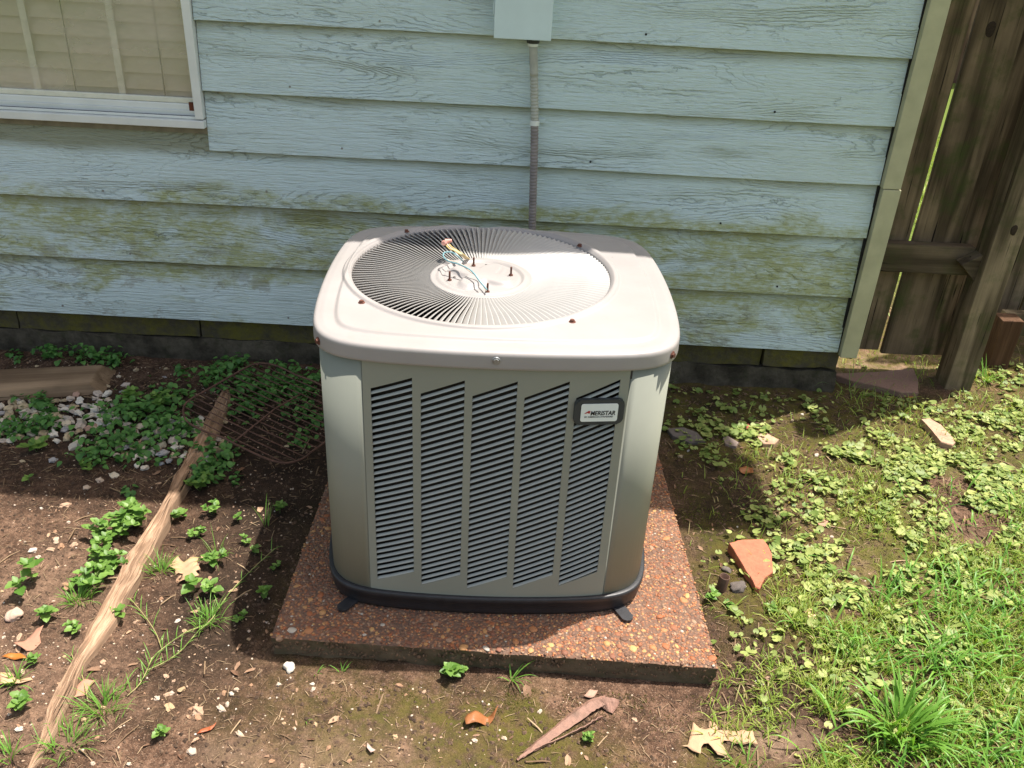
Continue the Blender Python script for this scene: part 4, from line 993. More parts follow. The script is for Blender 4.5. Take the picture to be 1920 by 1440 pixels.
# ------------------------------------------------------------------ fallen leaves
def outline_leaf(name, pts, z, m, label, curl=.006, seed=1, holes=(), thick=.0006, fn=None):
    W = [at(px, py, z) for px, py in pts]; c = np.mean(W, 0); Wl = [Vector((q[0]-c[0], q[1]-c[1])) for q in W]
    fine = []
    for i in range(len(Wl)):
        a, b = Wl[i], Wl[(i+1) % len(Wl)]; k = max(1, int((b-a).length/.006))
        for j in range(k): fine.append(a.lerp(b, j/k))
    n = len(fine); xs_ = [q.x for q in fine]; ys_ = [q.y for q in fine]; vv = list(fine)
    gx = min(xs_)
    def inside(q):
        s_ = False; j = n-1
        for i in range(n):
            if (fine[i].y > q.y) != (fine[j].y > q.y) and q.x < (fine[j].x-fine[i].x)*(q.y-fine[i].y)/(fine[j].y-fine[i].y)+fine[i].x: s_ = not s_
            j = i
        return s_
    while gx < max(xs_):
        gy = min(ys_)
        while gy < max(ys_):
            q = Vector((gx+rnd.uniform(-.001, .001), gy+rnd.uniform(-.001, .001)))
            if inside(q) and min((q-f_).length for f_ in fine) > .003 and not any((q-Vector(h[:2])).length < h[2] for h in holes): vv.append(q)
            gy += .007
        gx += .007
    r_ = delaunay_2d_cdt(vv, [(i, (i+1) % n) for i in range(n)], [], 1, 1e-6)
    v2, f2 = r_[0], r_[2]; me = bpy.data.meshes.new(name)
    L_ = max(max(xs_)-min(xs_), max(ys_)-min(ys_))
    def zf(q):
        h = curl*(mnoise.noise(Vector((q.x/L_*2.2, q.y/L_*2.2, seed)))*1.6)+curl*1.2*(q.length/L_)**2*2
        return h
    me.from_pydata([(q.x, q.y, zf(q)) for q in v2], [], [f_ for f_ in f2]); me.update()
    for p_ in me.polygons: p_.use_smooth = True
    mz = min(v.co.z for v in me.vertices)
    o = link(name, me, m, None, (c[0], c[1], float(gz(c[0], c[1]))+.004-mz*.6)); md_ = o.modifiers.new('thick', 'SOLIDIFY'); md_.thickness = thick
    return tag(o, label, 'leaf')
def dry(name, c, rough=.7):
    m = leaf_mat(name, tuple(x*.85 for x in c), c, .15, rough, False); return m
MTAN = dry('dry_leaf_tan', (.58, .37, .22)); MTAN2 = dry('dry_leaf_pink', (.50, .26, .17)); MORG = dry('dry_leaf_orange', (.55, .19, .035), .45); MBRN = dry('dry_leaf_brown', (.38, .15, .055), .45)
big = [(105, 1115), (143, 1108), (160, 1040), (172, 983), (205, 1015), (240, 1020), (255, 1012), (257, 965), (275, 975), (292, 968), (308, 1018), (335, 1015), (400, 1035), (430, 1032), (460, 1045), (485, 1042), (495, 1072), (516, 1105), (470, 1097), (440, 1102), (400, 1095), (365, 1080), (335, 1078), (325, 1100), (345, 1140), (352, 1177), (318, 1170), (300, 1168), (270, 1130), (250, 1105), (225, 1108), (213, 1125), (210, 1160), (165, 1140), (140, 1118)]
outline_leaf('fallen_leaf', [z8(*q) for q in big], .012, MTAN, 'large tan lobed oak leaf lying on soil at the bottom right', .007, 2)
z5 = lambda a, b: (a/3, 960+b/3)
outline_leaf('fallen_leaf', [z5(*q) for q in [(945, 295), (975, 262), (1000, 238), (1018, 258), (1035, 275), (1070, 248), (1118, 252), (1108, 280), (1128, 318), (1100, 330), (1120, 352), (1085, 365), (1060, 392), (1030, 380), (1000, 395), (1012, 360), (1025, 330), (1000, 325), (980, 340), (985, 312)]], .012, MTAN, 'pinkish tan oak leaf right of the plank among grass tufts', .008, 3)
outline_leaf('fallen_leaf', [z5(*q) for q in [(80, 745), (130, 730), (165, 705), (205, 660), (250, 655), (225, 700), (230, 735), (190, 775), (150, 785)]], .008, MTAN2, 'pink-brown dry leaf above the orange leaf at the left edge', .006, 4)
outline_leaf('fallen_leaf', [z5(*q) for q in [(0, 800), (60, 782), (110, 780), (140, 800), (145, 815), (90, 815), (40, 808)]], .012, MORG, 'bright orange glossy leaf at the left edge', .006, 5)
outline_leaf('fallen_leaf', [z5(*q) for q in [(0, 905), (60, 900), (90, 935), (170, 925), (185, 945), (120, 965), (60, 965), (0, 975)]], .008, MTAN, 'tan dry leaf under the grass tuft at the left edge', .006, 6)
outline_leaf('fallen_leaf', [z5(*q) for q in [(395, 1060), (420, 1000), (480, 950), (540, 945), (500, 985), (490, 1020), (440, 1040)]], .010, MTAN2, 'torn tan leaf tucked against the right side of the plank', .006, 7)
outline_leaf('fallen_leaf', [z5(*q) for q in [(1105, 1255), (1130, 1225), (1180, 1203), (1218, 1193), (1190, 1220), (1140, 1245)]], .008, dry('dry_leaf_red', (.50, .14, .06), .5), 'slender red-orange leaf on bare soil at the lower left', .004, 8)
zC = lambda a, b: (500+a/3.84, 1150+b/3.84)
outline_leaf('fallen_leaf', [zC(*q) for q in [(1425, 755), (1440, 725), (1500, 700), (1590, 710), (1640, 690), (1665, 680), (1635, 740), (1600, 765), (1500, 785), (1435, 800)]], .014, MBRN, 'curled orange-brown leaf in front of the slab near the moss', .012, 9)
outline_leaf('fallen_leaf', [zC(*q) for q in [(725, 935), (760, 955), (785, 985), (750, 1000), (722, 965)]], .006, dry('dry_leaf_pale', (.60, .42, .36)), 'small pale pink leaf scrap on the soil in front of the slab', .004, 10)
outline_leaf('fallen_leaf', [z7(*q) for q in [(412, 665), (440, 655), (485, 672), (488, 690), (450, 695), (415, 680)]], .014, MBRN, 'small brown leaf on weeds right of the condenser', .006, 11)
outline_leaf('fallen_leaf', [z7(*q) for q in [(830, 950), (858, 928), (885, 945), (870, 965), (835, 965)]], .012, MTAN2, 'small orange-tan leaf on the moss right of the terracotta shard', .005, 12)
outline_leaf('fallen_leaf', [z7(*q) for q in [(1270, 268), (1300, 268), (1338, 288), (1310, 292)]], .010, MORG, 'small orange leaf at the near edge of the paving slab', .004, 13)
outline_leaf('fallen_leaf', [z7(*q) for q in [(440, 430), (465, 430), (478, 460), (460, 475)]], .012, dry('dry_leaf_crimson', (.5, .10, .09)), 'tiny crimson leaf scrap in the shade edge right of the condenser', .004, 14)
outline_leaf('fallen_leaf', [(1095, 1302), (1107, 1290), (1121, 1293), (1112, 1305)], .006, dry('dry_leaf_mauve', (.45, .28, .2)), 'small brownish leaf scrap just above the rusty strip', .004, 16)

# ------------------------------------------------------------------ stones in the soil (parts of the ground)
GRV = [(0, (.66, .57, .46)), (.16, (.56, .44, .28)), (.32, (.74, .67, .57)), (.48, (.45, .35, .22)), (.6, (.58, .48, .40)), (.72, (.40, .38, .38)), (.84, (.66, .56, .42)), (.94, (.48, .30, .22))]
MGRV = stone_mat('gravel_stone', GRV, .8, .5, 40, .18); MGRVI = stone_mat('grit_stone', GRV, .85, .4, 60, .3, useisl=True)
MGR2 = stone_mat('soil_stone', [(0, (.50, .33, .22)), (.2, (.60, .45, .32)), (.4, (.38, .22, .13)), (.6, (.56, .44, .34)), (.8, (.48, .33, .19)), (.92, (.58, .50, .42))], .85, .5, 40, .25)
st = [npmesh('stone', *stone_arr(100+i, 2, .6, .45), smooth=False) for i in range(8)]; st2 = [q.copy() for q in st]
for q in st: q.materials.append(MGRV)
for q in st2: q.materials.append(MGR2)
nst = 0; tk = []
def put_stone(x, y, r, arr, lift=0):
    global nst
    if y > 2.6 and x < 1.1: return
    nst += 1; link('stone', rnd.choice(arr), None, ground, (x, y, float(gz(x, y))+r*.18+lift), (rnd.uniform(-.3, .3), rnd.uniform(-.3, .3), rnd.uniform(0, 6.28)), (r, r*rnd.uniform(.7, 1), r*rnd.uniform(.7, 1)))
tries = 0
while nst < 170 and tries < 5000:
    tries += 1; px = rnd.uniform(0, 215) if rnd.random() < .72 else rnd.uniform(200, 420); py = rnd.gauss(782, 20) if px < 215 else rnd.gauss(830, 22)
    q = at(px, py); r_ = rnd.uniform(.009, .019)
    if any((q[0]-a)**2+(q[1]-b)**2 < (r_*.75+c*.75)**2 for a, b, c in tk): continue
    tk.append((q[0], q[1], r_)); put_stone(q[0], q[1], r_, st, rnd.uniform(0, .006))
named = [(213, 662, 9), (263, 663, 7), (255, 694, 10), (311, 690, 8), (308, 706, 8), (223, 707, 9), (236, 722, 13), (228, 735, 8), (203, 752, 12), (100, 866, 14), (70, 688, 8),
         (215, 893, 14), (187, 902, 11), (163, 917, 11), (43, 866, 8), (122, 948, 13), (105, 1013, 11), (62, 1034, 10), (95, 1031, 10), (115, 1024, 12), (72, 1045, 9), (137, 1021, 11), (36, 1198, 9),
         (130, 1103, 14), (341, 1295, 9), (321, 1301, 6), (295, 1312, 7), (319, 1331, 11), (372, 1336, 12), (372, 1348, 8), (415, 1330, 9), (195, 1245, 7), (158, 1356, 8), (38, 1372, 9), (420, 1300, 6), (434, 1300, 7),
         (522, 1283, 7), (587, 1291, 6), (586, 1280, 5), (450, 1378, 8), (360, 1411, 10), (367, 1391, 6), (748, 1283, 8), (1190, 1349, 6), (1428, 1281, 7), (1442, 1274, 9), (1395, 1100, 6), (470, 1283, 5), (537, 838, 8),
         (640, 716, 9), (620, 700, 10), (575, 690, 8), (530, 700, 7), (330, 835, 10), (297, 846, 11), (350, 850, 8), (1530, 855, 9), (1485, 790, 6), (1505, 775, 6), (1275, 855, 8), (1290, 846, 5), (1560, 1003, 6), (1384, 1380, 6), (1640, 1330, 8)]
for px, py, r_ in named:
    q = at(px, py); put_stone(q[0], q[1], r_*.00095, st if py < 900 else st2)
while nst < 296:
    px, py = rnd.uniform(0, 1100), rnd.uniform(930, 1438)
    if 505 < px and py < 1275: continue
    if px > 600 and rnd.random() < .5: continue
    q = at(px, py); put_stone(q[0], q[1], rnd.uniform(.0035, .0062), st2)
# fine grit: not countable
V0, F0 = stone_arr(300, 1, .55, .45)
def not_under(x, y):
    return ~((x > fl.x-.01) & (x < frr.x+.01) & (y > 1.29) & (y < 2.2)) & ~((y > 2.60) & (x < 1.12))
Ng = 7500; gx_ = nr.uniform(-1.75, 1.3, Ng); gy_ = nr.uniform(1.0, 2.62, Ng)
keep = nr.random(Ng) < np.clip(.15+1.2*(fbm(gx_, gy_, 6, 3, 77)-.3)+(gx_ < 0)*.35-(gx_ > .5)*.25, .03, 1)
keep &= not_under(gx_, gy_); gx_, gy_ = gx_[keep], gy_[keep]; sg = nr.uniform(.0008, .003, len(gx_))**1
Vb, Fb = batch(V0, F0, len(gx_), np.column_stack([gx_, gy_, gz(gx_, gy_)+sg*.2]), nr.random(len(gx_))*6.28, sg)
tag(link('grit', npmesh('grit', Vb, Fb, False), MGRVI if False else stone_mat('grit_soil', [(0, (.42, .28, .19)), (.25, (.55, .42, .30)), (.5, (.30, .18, .11)), (.75, (.50, .40, .31)), (.93, (.58, .52, .45))], .9, .3, 60, .3, useisl=True)), 'pale grit and tiny pebbles scattered over the soil', 'grit', kind='stuff')
# straw, twigs and leaf crumbs
Nt = 22000; tx = nr.uniform(-1.7, 1.9, Nt); ty = nr.uniform(1.0, 2.62, Nt)
keep = not_under(tx, ty) & (nr.random(Nt) < np.clip(.25+1.4*(fbm(tx, ty, 5, 3, 88)-.3), .05, 1)); tx, ty = tx[keep], ty[keep]; n_ = len(tx)
stk = np.array([[-1, -.04, 0], [-1, .04, 0], [0, .05, .12], [0, -.05, .12], [1, .03, 0], [1, -.03, 0], [0, 0, -.08]]) ; stf = np.array([[0, 1, 2], [0, 2, 3], [3, 2, 4], [3, 4, 5], [0, 3, 6], [6, 3, 5], [1, 6, 2]])
Vb, Fb = batch(stk, stf, n_, np.column_stack([tx, ty, gz(tx, ty)+.0012]), nr.random(n_)*6.28, nr.uniform(.003, .014, n_)*np.where(nr.random(n_) < .95, 1, 2.6), nr.uniform(-.25, .25, n_))
tag(link('litter', npmesh('litter', Vb, Fb, False), leaf_mat('straw', (.13, .075, .04), (.42, .30, .18), .1, .8)), 'dead straw, twig bits and root threads strewn over the soil', 'litter', kind='stuff')
Nl = 1500; hx_ = nr.uniform(-1.7, 1.5, Nl); hy_ = nr.uniform(1.0, 2.6, Nl); keep = not_under(hx_, hy_) & (nr.random(Nl) < np.clip(.12+2.2*(fbm(hx_, hy_, 4, 3, 120)-.38)+(hx_ < -.3)*.25, .03, 1)); hx_, hy_ = hx_[keep], hy_[keep]; n_ = len(hx_)
chv = np.array([[-1, -.3, .05], [-.4, -.62, .22], [.5, -.5, .1], [1, .1, -.05], [.35, .55, .18], [-.5, .45, .0], [0, 0, -.06]]); chf = np.array([[i, (i+1) % 6, 6] for i in range(6)])
Vb, Fb = batch(chv, chf, n_, np.column_stack([hx_, hy_, gz(hx_, hy_)+.002]), nr.random(n_)*6.28, np.clip(nr.gamma(3, .0022, n_), .002, .016)[:, None]*np.column_stack([np.ones(n_), nr.uniform(.4, 1, n_), nr.uniform(.5, 1.5, n_)]), nr.uniform(-.3, .3, n_))
tag(link('leaf_litter', npmesh('leaf_litter', Vb, Fb, False), leaf_mat('litter_chip', (.14, .07, .04), (.50, .32, .20), .1, .8)), 'brown and tan dead leaf fragments scattered on the soil', 'litter', kind='stuff')
# crumbs: little clods give the soil real relief
V0c, F0c = stone_arr(310, 1, .7, .5); Nc = 26000; cx1 = nr.uniform(-1.75, 1.9, Nc); cy1 = nr.uniform(.98, 2.62, Nc); keep = not_under(cx1, cy1); cx1, cy1 = cx1[keep], cy1[keep]
sc1 = nr.gamma(2., .0012, len(cx1))+.0006
Vb, Fb = batch(V0c, F0c, len(cx1), np.column_stack([cx1, cy1, gz(cx1, cy1)]), nr.random(len(cx1))*6.28, np.minimum(sc1, .006))
tag(link('soil_crumbs', npmesh('soil_crumbs', Vb, Fb, False), stone_mat('crumb', [(0, (.05, .031, .020)), (1, (.16, .10, .065))], .95, .4, 80, .2, useisl=True)), 'loose brown soil crumbs over the bare ground', 'soil', kind='stuff')

# ------------------------------------------------------------------ vegetation
MWEED = leaf_mat('weed_leaf', (.09, .20, .03), (.24, .39, .085), .35, .45, False)
MWEEDI = leaf_mat('cover_leaf', (.06, .17, .035), (.15, .32, .075), .3, .5)
MDICH = leaf_mat('clover_leaf', (.14, .22, .045), (.44, .48, .15), .3, .5)
MGRASS = leaf_mat('grass_blade', (.18, .29, .035), (.42, .48, .10), .4, .45, edge=(.42, .34, .15))
MTUFT = leaf_mat('tuft_blade', (.10, .26, .035), (.24, .44, .07), .4, .4)
MSTEM = simple('weed_stem', (.16, .20, .07), .6); MSTEMR = simple('runner_stem', (.34, .30, .13), .6)
MMOSS = leaf_mat('moss_fuzz', (.08, .10, .012), (.24, .25, .04), .2, .8)
def leafP(L=1., W=.36, fold=.18, droop=.25, ser=.0, pw=.75, tip=1.):
    n_ = 7; u = np.linspace(0, 1, n_); w_ = np.sin(np.pi*u**pw)**.8*W; w_[0] = .02; w_[-1] = .0
    w_ = w_*(1+ser*np.array([0, 1, -1, 1, -1, 1, 0]))
    rows_ = []
    for i, s_ in enumerate((-1, -.5, 0, .5, 1)):
        rows_.append(np.stack([u*L-abs(s_)*0, s_*w_, abs(s_)*w_*fold-droop*u**2], -1))
    return np.stack(rows_)
lv = []
for i in range(4):
    me = grid_mesh('leaf', leafP(1, .34+.03*i, .12+.04*i, .05+.07*i, .10)); me.materials.append(MWEED); lv.append(me)
def weed(px, py, size, nst_, nodes, label, height=.04, seed=0, leafsize=.022, off=None, cat='weed', group=None):
    r_ = random.Random(seed+int(px)); base = P3(px, py); e = empty('weed_plant', base); tag(e, label, cat, group)
    bmS = bmesh.new()
    for s_ in range(nst_):
        a = r_.uniform(0, 6.28); d = size*r_.uniform(.3, 1)
        if nst_ == 1: d *= .2
        tipp = Vector((math.cos(a)*d, math.sin(a)*d, height*r_.uniform(.6, 1.1)))
        pts = [Vector((0, 0, -.004)), tipp*.5+Vector((0, 0, height*.15)), tipp]
        t_ = tube(pts, [.0011, .0009, .0006], 5); me_ = bpy.data.meshes.new('x'); t_.to_mesh(me_); t_.free(); bmS.from_mesh(me_); bpy.data.meshes.remove(me_)
        for k in range(nodes):
            f_ = (k+1)/nodes; q = pts[0].lerp(pts[1], f_*2) if f_ < .5 else pts[1].lerp(pts[2], f_*2-1)
            for side in (0, 1):
                ya = a+(k % 2)*1.57+side*3.14+r_.uniform(-.4, .4); ls = leafsize*r_.uniform(.9, 1.4)*(1-.15*f_)
                link('leaf', r_.choice(lv), None, e, q, (r_.uniform(-.25, .25), -r_.uniform(.0, .5), ya), (ls, ls, ls))
        ls = leafsize*.7
        for side in (0, 1, 2): link('leaf', lv[0], None, e, tipp, (0, -.6, a+side*2.1), (ls, ls, ls))
    link('stem', bm_mesh('stem', bmS, True), MSTEM, e); return e
weed(62, 1092, .012, 1, 3, 'small weed with pointed leaves at the left above the pinkish stone', .05, 1, .030)
weed(42, 1122, .014, 1, 2, 'little weed with two leaf pairs just above the squarish pinkish stone', .04, 2, .026)
weed(88, 1162, .015, 2, 2, 'drooping small weed left of the plank between stone and dry leaf', .03, 3, .020)
weed(133, 1187, .022, 3, 2, 'low light green weed close to the left side of the plank', .02, 4, .015)
weed(40, 1332, .02, 3, 2, 'bushy small weed near the bottom left corner', .035, 5, .020)
weed(68, 1243, .010, 2, 2, 'tiny weed right of the orange leaf at the left', .025, 6, .014)
weed(255, 985, .05, 9, 3, 'tall bright weed patch at the left side of the plank by the shade line', .06, 7, .024)
weed(212, 1010, .062, 11, 3, 'wide bright green weed patch left of the plank, left one of two', .05, 8, .022)
weed(190, 1068, .058, 11, 3, 'dense bright weed patch left of the plank above the grass tuft', .045, 9, .022)
weed(168, 1100, .04, 7, 2, 'small weed patch between dense weed patch and grass tuft at the plank', .035, 10, .02)
weed(372, 1005, .022, 4, 2, 'small weed right of the plank in a sunlit strip', .03, 11, .015)
weed(340, 968, .02, 3, 2, 'small weed touching the right side of the plank at the shade line', .03, 12, .018)
weed(398, 962, .03, 4, 2, 'weed at the shade line between plank and slab', .03, 13, .016)
weed(457, 1018, .012, 2, 2, 'tiny weed on the moss left of the slab shadow', .02, 14, .012)
weed(478, 1035, .012, 2, 2, 'tiny weed at the edge of the slab shadow', .02, 15, .014)
weed(400, 1060, .03, 4, 2, 'pale green weed with rounded leaves near the oak leaf right of the plank', .03, 16, .018)
weed(407, 1118, .022, 2, 2, 'small weed with broad green leaves below the oak leaf', .03, 17, .022)
weed(366, 1112, .016, 1, 2, 'yellow-green sprout with two broad leaves between two grass tufts', .035, 18, .028)
weed(227, 1162, .012, 1, 2, 'single sprout against the right edge of the plank', .03, 19, .022)
weed(497, 1118, .014, 2, 3, 'bluish small weed in the condenser shadow left of the slab', .03, 20, .018)
weed(515, 1062, .022, 3, 2, 'tiny creeping weed in the condenser shadow', .015, 21, .010)
weed(455, 1165, .014, 2, 2, 'small sprout at the left border of the condenser shadow', .02, 22, .014)
weed(303, 1388, .010, 2, 2, 'tiny upright weed on soil at the bottom left', .02, 23, .014)
weed(848, 1268, .012, 2, 2, 'small weed with heart-shaped leaf at the front foot of the slab', .035, 24, .022)
weed(870, 1262, .010, 2, 2, 'fine small weed at the slab foot, right of the heart-leaved one', .03, 25, .012)
weed(1332, 1122, .014, 2, 2, 'small weed hugging the right side of the slab', .02, 26, .018)
weed(1365, 1135, .010, 1, 2, 'small pale weed below the pipe stub', .012, 27, .016)
weed(1440, 1140, .02, 3, 2, 'creeping weed below the tip of the terracotta shard', .015, 28, .014)
weed(1100, 1388, .012, 4, 3, 'small grey-green rosette weed right of the rusty strip', .02, 29, .010)
weed(525, 960, .012, 2, 2, 'lone bluish weed in deep shade left of the slab', .03, 30, .018)
weed(70, 848, .03, 2, 1, 'broad-leaved seedling in shade with two big leaves', .02, 31, .040)
weed(55, 905, .012, 1, 1, 'small seedling on dark bare soil at the left', .015, 32, .018)
weed(375, 985-65, .03, 5, 2, 'leafy weed on the right of the plank in shade', .035, 33, .020)
weed(445, 995-20, .01, 1, 2, 'small weed on dark soil between plank and slab', .02, 34, .015)
weed(172, 880, .03, 5, 2, 'low weed in shade above the pale stones', .02, 35, .014)
weed(250, 760, .03, 3, 2, 'upright shaded weed between gravel and wire rack', .05, 36, .026)
weed(300, 770, .035, 4, 3, 'bright shaded weed left of the wire rack', .05, 37, .022)
# shaded broad leaf cover: one mass
LP = leafP(1, .42, .2, .3); LV = LP.reshape(-1, 3); idx = np.arange(35).reshape(5, 7)
LF = np.stack([idx[:-1, :-1], idx[:-1, 1:], idx[1:, 1:], idx[1:, :-1]], -1).reshape(-1, 4)
blobs = [(30, 672, 10, 6, 20), (95, 668, 20, 9, 90), (160, 670, 30, 12, 150), (215, 683, 18, 10, 70), (30, 745, 15, 8, 22), (75, 762, 18, 9, 50), (40, 812, 32, 12, 130), (95, 800, 20, 10, 60), (90, 775, 14, 8, 40),
         (230, 790, 35, 22, 150), (290, 785, 40, 28, 190), (340, 810, 34, 20, 110), (200, 840, 35, 18, 100), (270, 845, 45, 18, 110), (180, 870, 40, 12, 60), (400, 715, 25, 14, 90), (440, 690, 25, 14, 110), (340, 700, 12, 8, 20), (460, 730, 34, 18, 150),
         (500, 745, 34, 20, 150), (545, 735, 34, 18, 120), (580, 730, 20, 20, 70), (530, 700, 25, 12, 60), (590, 790, 22, 22, 50), (460, 775, 20, 16, 60), (560, 830, 16, 10, 30), (395, 880, 30, 22, 90), (420, 860, 26, 14, 60), (380, 905, 18, 10, 40), (440, 905, 10, 8, 12), (345, 665+80, 12, 10, 20), (310, 745, 16, 10, 36), (240, 925, 12, 7, 10), (560, 780, 24, 16, 50)]
Lx, Ly, Lz, Ls = [], [], [], []
for px, py, sx, sy, n_ in blobs:
    for k in range(int(n_*1.0)):
        q = at(px+nr.normal()*sx*.75, py+nr.normal()*sy*.75)
        if q[1] > 2.595 and q[0] < 1.1: continue
        Lx.append(q[0]); Ly.append(q[1]); Lz.append(float(gz(q[0], q[1]))+nr.uniform(.004, .045)*min(1, n_/80+.3)); Ls.append(nr.uniform(.011, .024))
n_ = len(Lx)
Vb, Fb = batch(LV, LF, n_, np.column_stack([Lx, Ly, Lz]), nr.random(n_)*6.28, np.array(Ls), nr.uniform(-.6, .15, n_))
tag(link('weed_cover', npmesh('weed_cover', Vb, Fb), MWEEDI), 'dense low broad-leaved weeds in the shade under the wall at the left', 'weeds', kind='stuff')
# dichondra / clover cover at the right: round leaves
k_ = 9; aa = np.linspace(.35, 2*np.pi-.35, k_); DV = np.concatenate([[[0, 0, -.10]], np.stack([np.cos(aa), np.sin(aa)*.95, .12*np.cos(2*aa)+.05], -1)]); DF = np.array([[0, i+1, i+2] for i in range(k_-1)])
def field(x, y, L):
    f = 0*x
    for px, py, sx, sy, a in L:
        q = at(px, py); f = f+a*gauss(x, y, q[0], q[1], sx, sy)
    return f
N = 70000; dx = nr.uniform(.42, 2.4, N); dy = nr.uniform(1.0, 3.2, N)
CL = [(1420, 825, .10, .05, .9), (1540, 850, .18, .08, 1.6), (1680, 880, .25, .10, 1.7), (1780, 920, .2, .12, 1.2), (1850, 960, .25, .25, .6), (1500, 960, .12, .10, .22), (1380, 900, .08, .06, .3), (1480, 1000, .12, .12, .28), (1560, 1130, .18, .12, .3), (1700, 1060, .3, .2, .55), (1650, 1250, .25, .12, .45),
      (1300, 740, .10, .08, .7), (1330, 790, .12, .10, .6), (1440, 720, .10, .05, .6), (1500, 780, .1, .08, .5), (1800, 780, .25, .12, .5), (1880, 820, .3, .15, .45), (1870, 1200, .3, .2, .5), (1320, 850, .06, .06, .5), (1900, 720, .3, .15, .3)]
clump = np.clip((fbm(dx, dy, 13, 3, 91)-.36)*4.5, 0, 1.3)
keep = (nr.random(N) < .8*field(dx, dy, CL)*clump) & not_under(dx, dy) & ~((dx > 1.47) & (dx < 1.6) & (dy > 2.64) & (dy < 2.78)); dx, dy = dx[keep], dy[keep]; n_ = len(dx)
print('dichondra', n_)
Vb, Fb = batch(DV, DF, n_, np.column_stack([dx, dy, gz(dx, dy)+nr.uniform(.003, .02, n_)]), nr.random(n_)*6.28, np.clip(nr.gamma(5., .0015, n_), .003, .0135), nr.uniform(-.5, .5, n_))
tag(link('clover', npmesh('clover', Vb, Fb), MDICH), 'round-leaved pale green ground cover on the right side', 'ground cover', kind='stuff')
# grass
def blades(n_, x, y, L, W, lean, base=None, m=None, seg=4):
    u = np.linspace(0, 1, seg+1); a = nr.random(n_)*6.28 if base is None else base
    dirv = np.stack([np.cos(a), np.sin(a)], -1); side = np.stack([-np.sin(a), np.cos(a)], -1)
    fwd = L[:, None]*np.sin(lean[:, None]*u)*(.6+.4*u); up = L[:, None]*u*np.cos(lean[:, None]*u*.9)
    up = np.maximum(up, .0)
    w_ = W[:, None]*np.clip(1.05-u**1.6, .03, 1)*np.minimum(1, .5+u*3)
    cx = x[:, None]+dirv[:, :1]*fwd; cy = y[:, None]+dirv[:, 1:]*fwd; cz = gz(x, y)[:, None]+up-.002
    Lf = np.stack([cx-side[:, :1]*w_, cy-side[:, 1:]*w_, cz+w_*.35], -1); Rt_ = np.stack([cx+side[:, :1]*w_, cy+side[:, 1:]*w_, cz+w_*.35], -1); Mi = np.stack([cx, cy, cz], -1)
    V_ = np.stack([Lf, Mi, Rt_], 2).reshape(n_, -1, 3); nv = (seg+1)*3
    f = []
    for i in range(seg):
        for j in range(2): f.append([i*3+j, i*3+j+1, (i+1)*3+j+1, (i+1)*3+j])
    F_ = np.array(f)[None]+(np.arange(n_)*nv)[:, None, None]; return V_.reshape(-1, 3), F_.reshape(-1, 4)
N = 220000; gx1 = nr.uniform(.42, 2.6, N); gy1 = nr.uniform(.95, 3.3, N)
GL = [(1700, 1400, .24, .14, 1.3), (1850, 1350, .35, .28, 1.5), (1780, 1180, .3, .16, .7), (1620, 1180, .14, .10, .55), (1890, 1050, .25, .2, .6), (1600, 1010, .2, .15, .28), (1750, 920, .3, .2, .35), (1520, 1220, .06, .1, .25), (1880, 760, .4, .25, .3), (1480, 900, .15, .15, .14), (1560, 1440, .1, .06, .7), (1500, 1060, .1, .1, .2), (1470, 1170, .05, .08, .12)]
clump = np.clip((fbm(gx1, gy1, 9, 3, 95)-.33)*4, .03, 1.2)
keep = (nr.random(N) < 1.1*field(gx1, gy1, GL)*clump) & not_under(gx1, gy1) & ~((gx1 > 1.47) & (gx1 < 1.6) & (gy1 > 2.64) & (gy1 < 2.78)); gx1, gy1 = gx1[keep], gy1[keep]; n_ = len(gx1); print('grass', n_)
Vb, Fb = blades(n_, gx1, gy1, nr.uniform(.012, .05, n_), nr.uniform(.0007, .0018, n_), nr.uniform(.3, 1.7, n_))
tag(link('grass', npmesh('grass', Vb, Fb), MGRASS), 'short thin lawn grass over the right side of the yard', 'grass', kind='stuff')
# coarse broad blades scattered through the lawn
N = 30000; gx2 = nr.uniform(.5, 2.2, N); gy2 = nr.uniform(.98, 2.9, N)
G2 = [(1800, 1250, .16, .09, 1.), (1850, 1420, .2, .08, 1.1), (1620, 1220, .09, .07, .7), (1720, 1130, .12, .1, .6), (1870, 1130, .15, .12, .8), (1900, 980, .15, .15, .3)]
keep = (nr.random(N) < .5*field(gx2, gy2, G2)); gx2, gy2 = gx2[keep], gy2[keep]; n_ = len(gx2); print('coarse', n_)
Vb, Fb = blades(n_, gx2, gy2, nr.uniform(.04, .085, n_), nr.uniform(.0018, .0034, n_), nr.uniform(.6, 1.6, n_), seg=6)
tag(link('coarse_grass', npmesh('coarse_grass', Vb, Fb), MTUFT), 'coarse broad-bladed crabgrass among the lawn at the bottom right', 'grass', kind='stuff')
# countable tufts
def tuft(px, py, n_, Lr, Wr, spread, label, lean=(.3, 1.5), m=MTUFT):
    b = P3(px, py); e = empty('grass_tuft', b); tag(e, label, 'grass tuft')
    x = b.x+nr.normal(size=n_)*spread; y = b.y+nr.normal(size=n_)*spread
    ba = np.arctan2(y-b.y, x-b.x)+nr.normal(size=n_)*.7
    V_, F_ = blades(n_, x, y, nr.uniform(*Lr, n_), nr.uniform(*Wr, n_), nr.uniform(*lean, n_), ba, seg=6)
    V_ = V_-np.array(b); nv, nf = 21, 12
    big_ = n_ <= 90
    if big_:
        for k in range(n_):
            link('blade', npmesh('blade', V_[k*nv:(k+1)*nv], F_[k*nf:(k+1)*nf]-k*nv), m, e)
    else: tag(link('blades', npmesh('blades', V_, F_), m, e), kind='stuff')
    return e
tuft(1690, 1372, 85, (.07, .13), (.0028, .0048), .022, 'largest coarse grass tuft at the bottom right, blades fanning outward')
